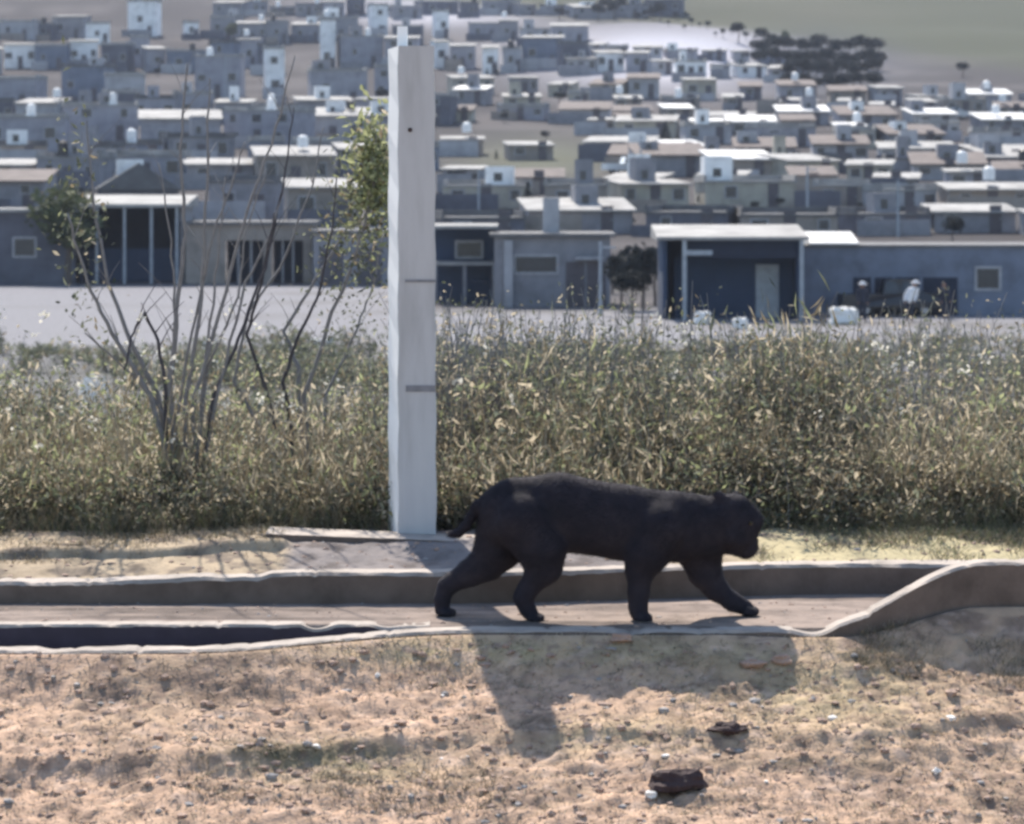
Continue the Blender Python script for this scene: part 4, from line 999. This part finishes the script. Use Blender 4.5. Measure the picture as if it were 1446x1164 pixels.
# ------------------------------------------------------------------ people by the pickup
def person(px, yb, D, h, label, top, lean, hat, seed):
    X = (px - CX) / F * D
    root = thing('person', (X, D, lz(X, D)), label, 'person', 'people standing at the roadside')
    k = h / 1.7; L = lean
    def j(x, y, z): return (x * k + L * max(0, z - .9) * k, y * k, z * k)
    legs = []
    for s_ in (-1, 1):
        legs += [(j(.09 * s_, 0, .88), j(.10 * s_, .02, .48), .085 * k, .06 * k), (j(.10 * s_, .02, .48), j(.11 * s_, 0, .09), .058 * k, .042 * k), (j(.11 * s_, .02, .05), j(.12 * s_, -.15, .04), .042 * k, .035 * k)]
    tor = [(j(0, 0, .92), j(0, 0, 1.12), .14 * k, .13 * k), (j(0, 0, 1.12), j(0, 0, 1.36), .135 * k, .15 * k)]
    arms = []
    for s_ in (-1, 1):
        arms += [(j(.19 * s_, 0, 1.40), j(.25 * s_, .02, 1.12), .055 * k, .045 * k), (j(.25 * s_, .02, 1.12), j(.22 * s_, -.14, .90), .042 * k, .032 * k)]
    head = [(j(0, 0, 1.40), j(0, -.01, 1.50), .055 * k, .052 * k), (j(0, -.01, 1.58), j(0, -.02, 1.63), .088 * k, .092 * k), (j(0, -.09, 1.58), j(0, -.11, 1.57), .02 * k, .015 * k)]
    hands = []
    for s_ in (-1, 1):
        hands.append((j(.22 * s_, -.14, .90), j(.215 * s_, -.16, .83), .03 * k, .028 * k))
        for f in range(4): hands.append((j(.215 * s_ + (f - 1.5) * .016, -.165, .82), j(.212 * s_ + (f - 1.5) * .018, -.19, .76 + .006 * abs(f - 1.5)), .009 * k, .007 * k))
        hands.append((j(.19 * s_, -.16, .86), j(.17 * s_, -.19, .81), .010 * k, .008 * k))
    lo, hi = (-.6, -.35, -.02), (.9, .35, 1.95)
    V, Q = body_field([p + (1.0, .03) for p in legs + tor + arms + head] + [p + (1.0, .006) for p in hands], lo, hi, .017)
    body = npmesh('body', V, Q, M['skin'], root, smooth=True)
    V, Q = body_field([(a, b, ra + .018, rb + .018, 1.0, .03) for a, b, ra, rb in tor] + [(a, b, ra + .016, rb + .016, 1.0, .03) for a, b, ra, rb in arms[::1]], lo, hi, .02)
    npmesh('shirt', V, Q, M[top], root, smooth=True)
    V, Q = body_field([(a, b, ra + .018, rb + .02, 1.0, .03) for a, b, ra, rb in legs if a[2] > .3 * k or b[2] > .3 * k] + [(j(0, 0, .92), j(0, 0, .98), .15 * k, .14 * k)], lo, hi, .02)
    npmesh('trousers', V, Q, M['cloth_dark'], root, smooth=True)
    V, Q = body_field([(j(0, .02, 1.62), j(0, .01, 1.67), .098 * k, .09 * k)], lo, hi, .02)
    npmesh('hair', V, Q, M['hair'], root, smooth=True)
    if hat:
        hx = j(0, -.02, 1.66)
        hb = MB(); hb.cyl((hx[0], hx[1], hx[2]), .22 * k, .02, 18); hb.cyl((hx[0], hx[1], hx[2] + .021), .12 * k, .12, 16, 2, 0, .10 * k); hb.build('hat', M['shirt'], root)
person(1284, 452, 141, 1.72, 'person in a white shirt and pale brimmed hat, leaning forward by the pickup', 'shirt', .35, True, 1)
person(1218, 450, 141, 1.66, 'person in dark clothes and pale hat at the left end of the pickup', 'cloth_dark', .0, True, 2)
person(1335, 450, 143, 1.60, 'bareheaded person in dark clothes, rightmost of those by the pickup', 'cloth_dark', -.1, False, 3)

# pale sacks and rubble heaps on the lot, seen over the scrub
for (px, py, D, w_, h_, m, lab, sd_) in (
        (132, 528, 60, .62, 1.5, 'stonewhite', 'tall whitish boulder showing above the scrub at far left', 11), (1190, 450, 138, 1.3, .8, 'stonewhite', 'white heap of sacks left of the people', 12),
        (990, 452, 138, .8, .6, 'stonewhite', 'small white block in front of the navy workshop', 13), (1045, 462, 134, .7, .5, 'stonewhite', 'white lump beside the post of the navy workshop', 14),
        (1350, 560, 24.5, .14, .16, 'stonewhite', 'white rag of stone among the scrub at far right', 15), (1012, 512, 112, 2.2, .5, 'stonedark', 'low dark heap on the pale lot behind the scrub', 16),
        (455, 492, 115, 1.0, .6, 'stonewhite', 'white block on the lot between shrub stems', 17)):
    X = (px - CX) / F * D; o = rock('boulder', px, py, D, w_, h_, w_ * .8, M[m], lab, sd_)

# bright sunlit flower heads and dry tips over the scrub
# street poles in the town
for (px, yb, hp, lab) in ((848, 447, 105, 'slim white street pole in front of the grey house'), (676, 300, 60, 'grey street pole above the porch house'), (1140, 330, 95, 'thin grey pole above the end of the navy workshop'), (905, 262, 70, 'thin grey pole in the middle right rows'), (318, 150, 70, 'grey pole among the third row houses'), (1268, 335, 80, 'grey pole above the long wall')):
    D = ground_hit(px, yb); X = (px - CX) / F * D; t = thing('street_pole', (X, D, lz(X, D)), lab, 'pole', 'poles in the town')
    h_ = hp / F * D
    MB().cyl((0, 0, -.3), .11, h_ + .3, 8, 2, 0, .07).build('shaft', M['steel'], t); MB().box(0, .7, -.05, .05, h_ - .3, h_ - .22).build('arm', M['steel'], t)

# ------------------------------------------------------------------ air
hz = MB().box(-1500, 1500, -12, 1320, -8, 180).build('haze', [])
hm = bpy.data.materials.new('haze'); hm.use_nodes = True; hn = hm.node_tree; hn.nodes.clear()
ou = hn.nodes.new('ShaderNodeOutputMaterial'); pv = hn.nodes.new('ShaderNodeVolumePrincipled')
pv.inputs['Color'].default_value = (.72, .80, 1, 1); pv.inputs['Density'].default_value = .0001; pv.inputs['Anisotropy'].default_value = .2
hn.links.new(pv.outputs[0], ou.inputs['Volume']); hz.data.materials.append(hm)
tag(hz, 'thin bluish haze in the air over the valley', 'haze', kind='stuff')
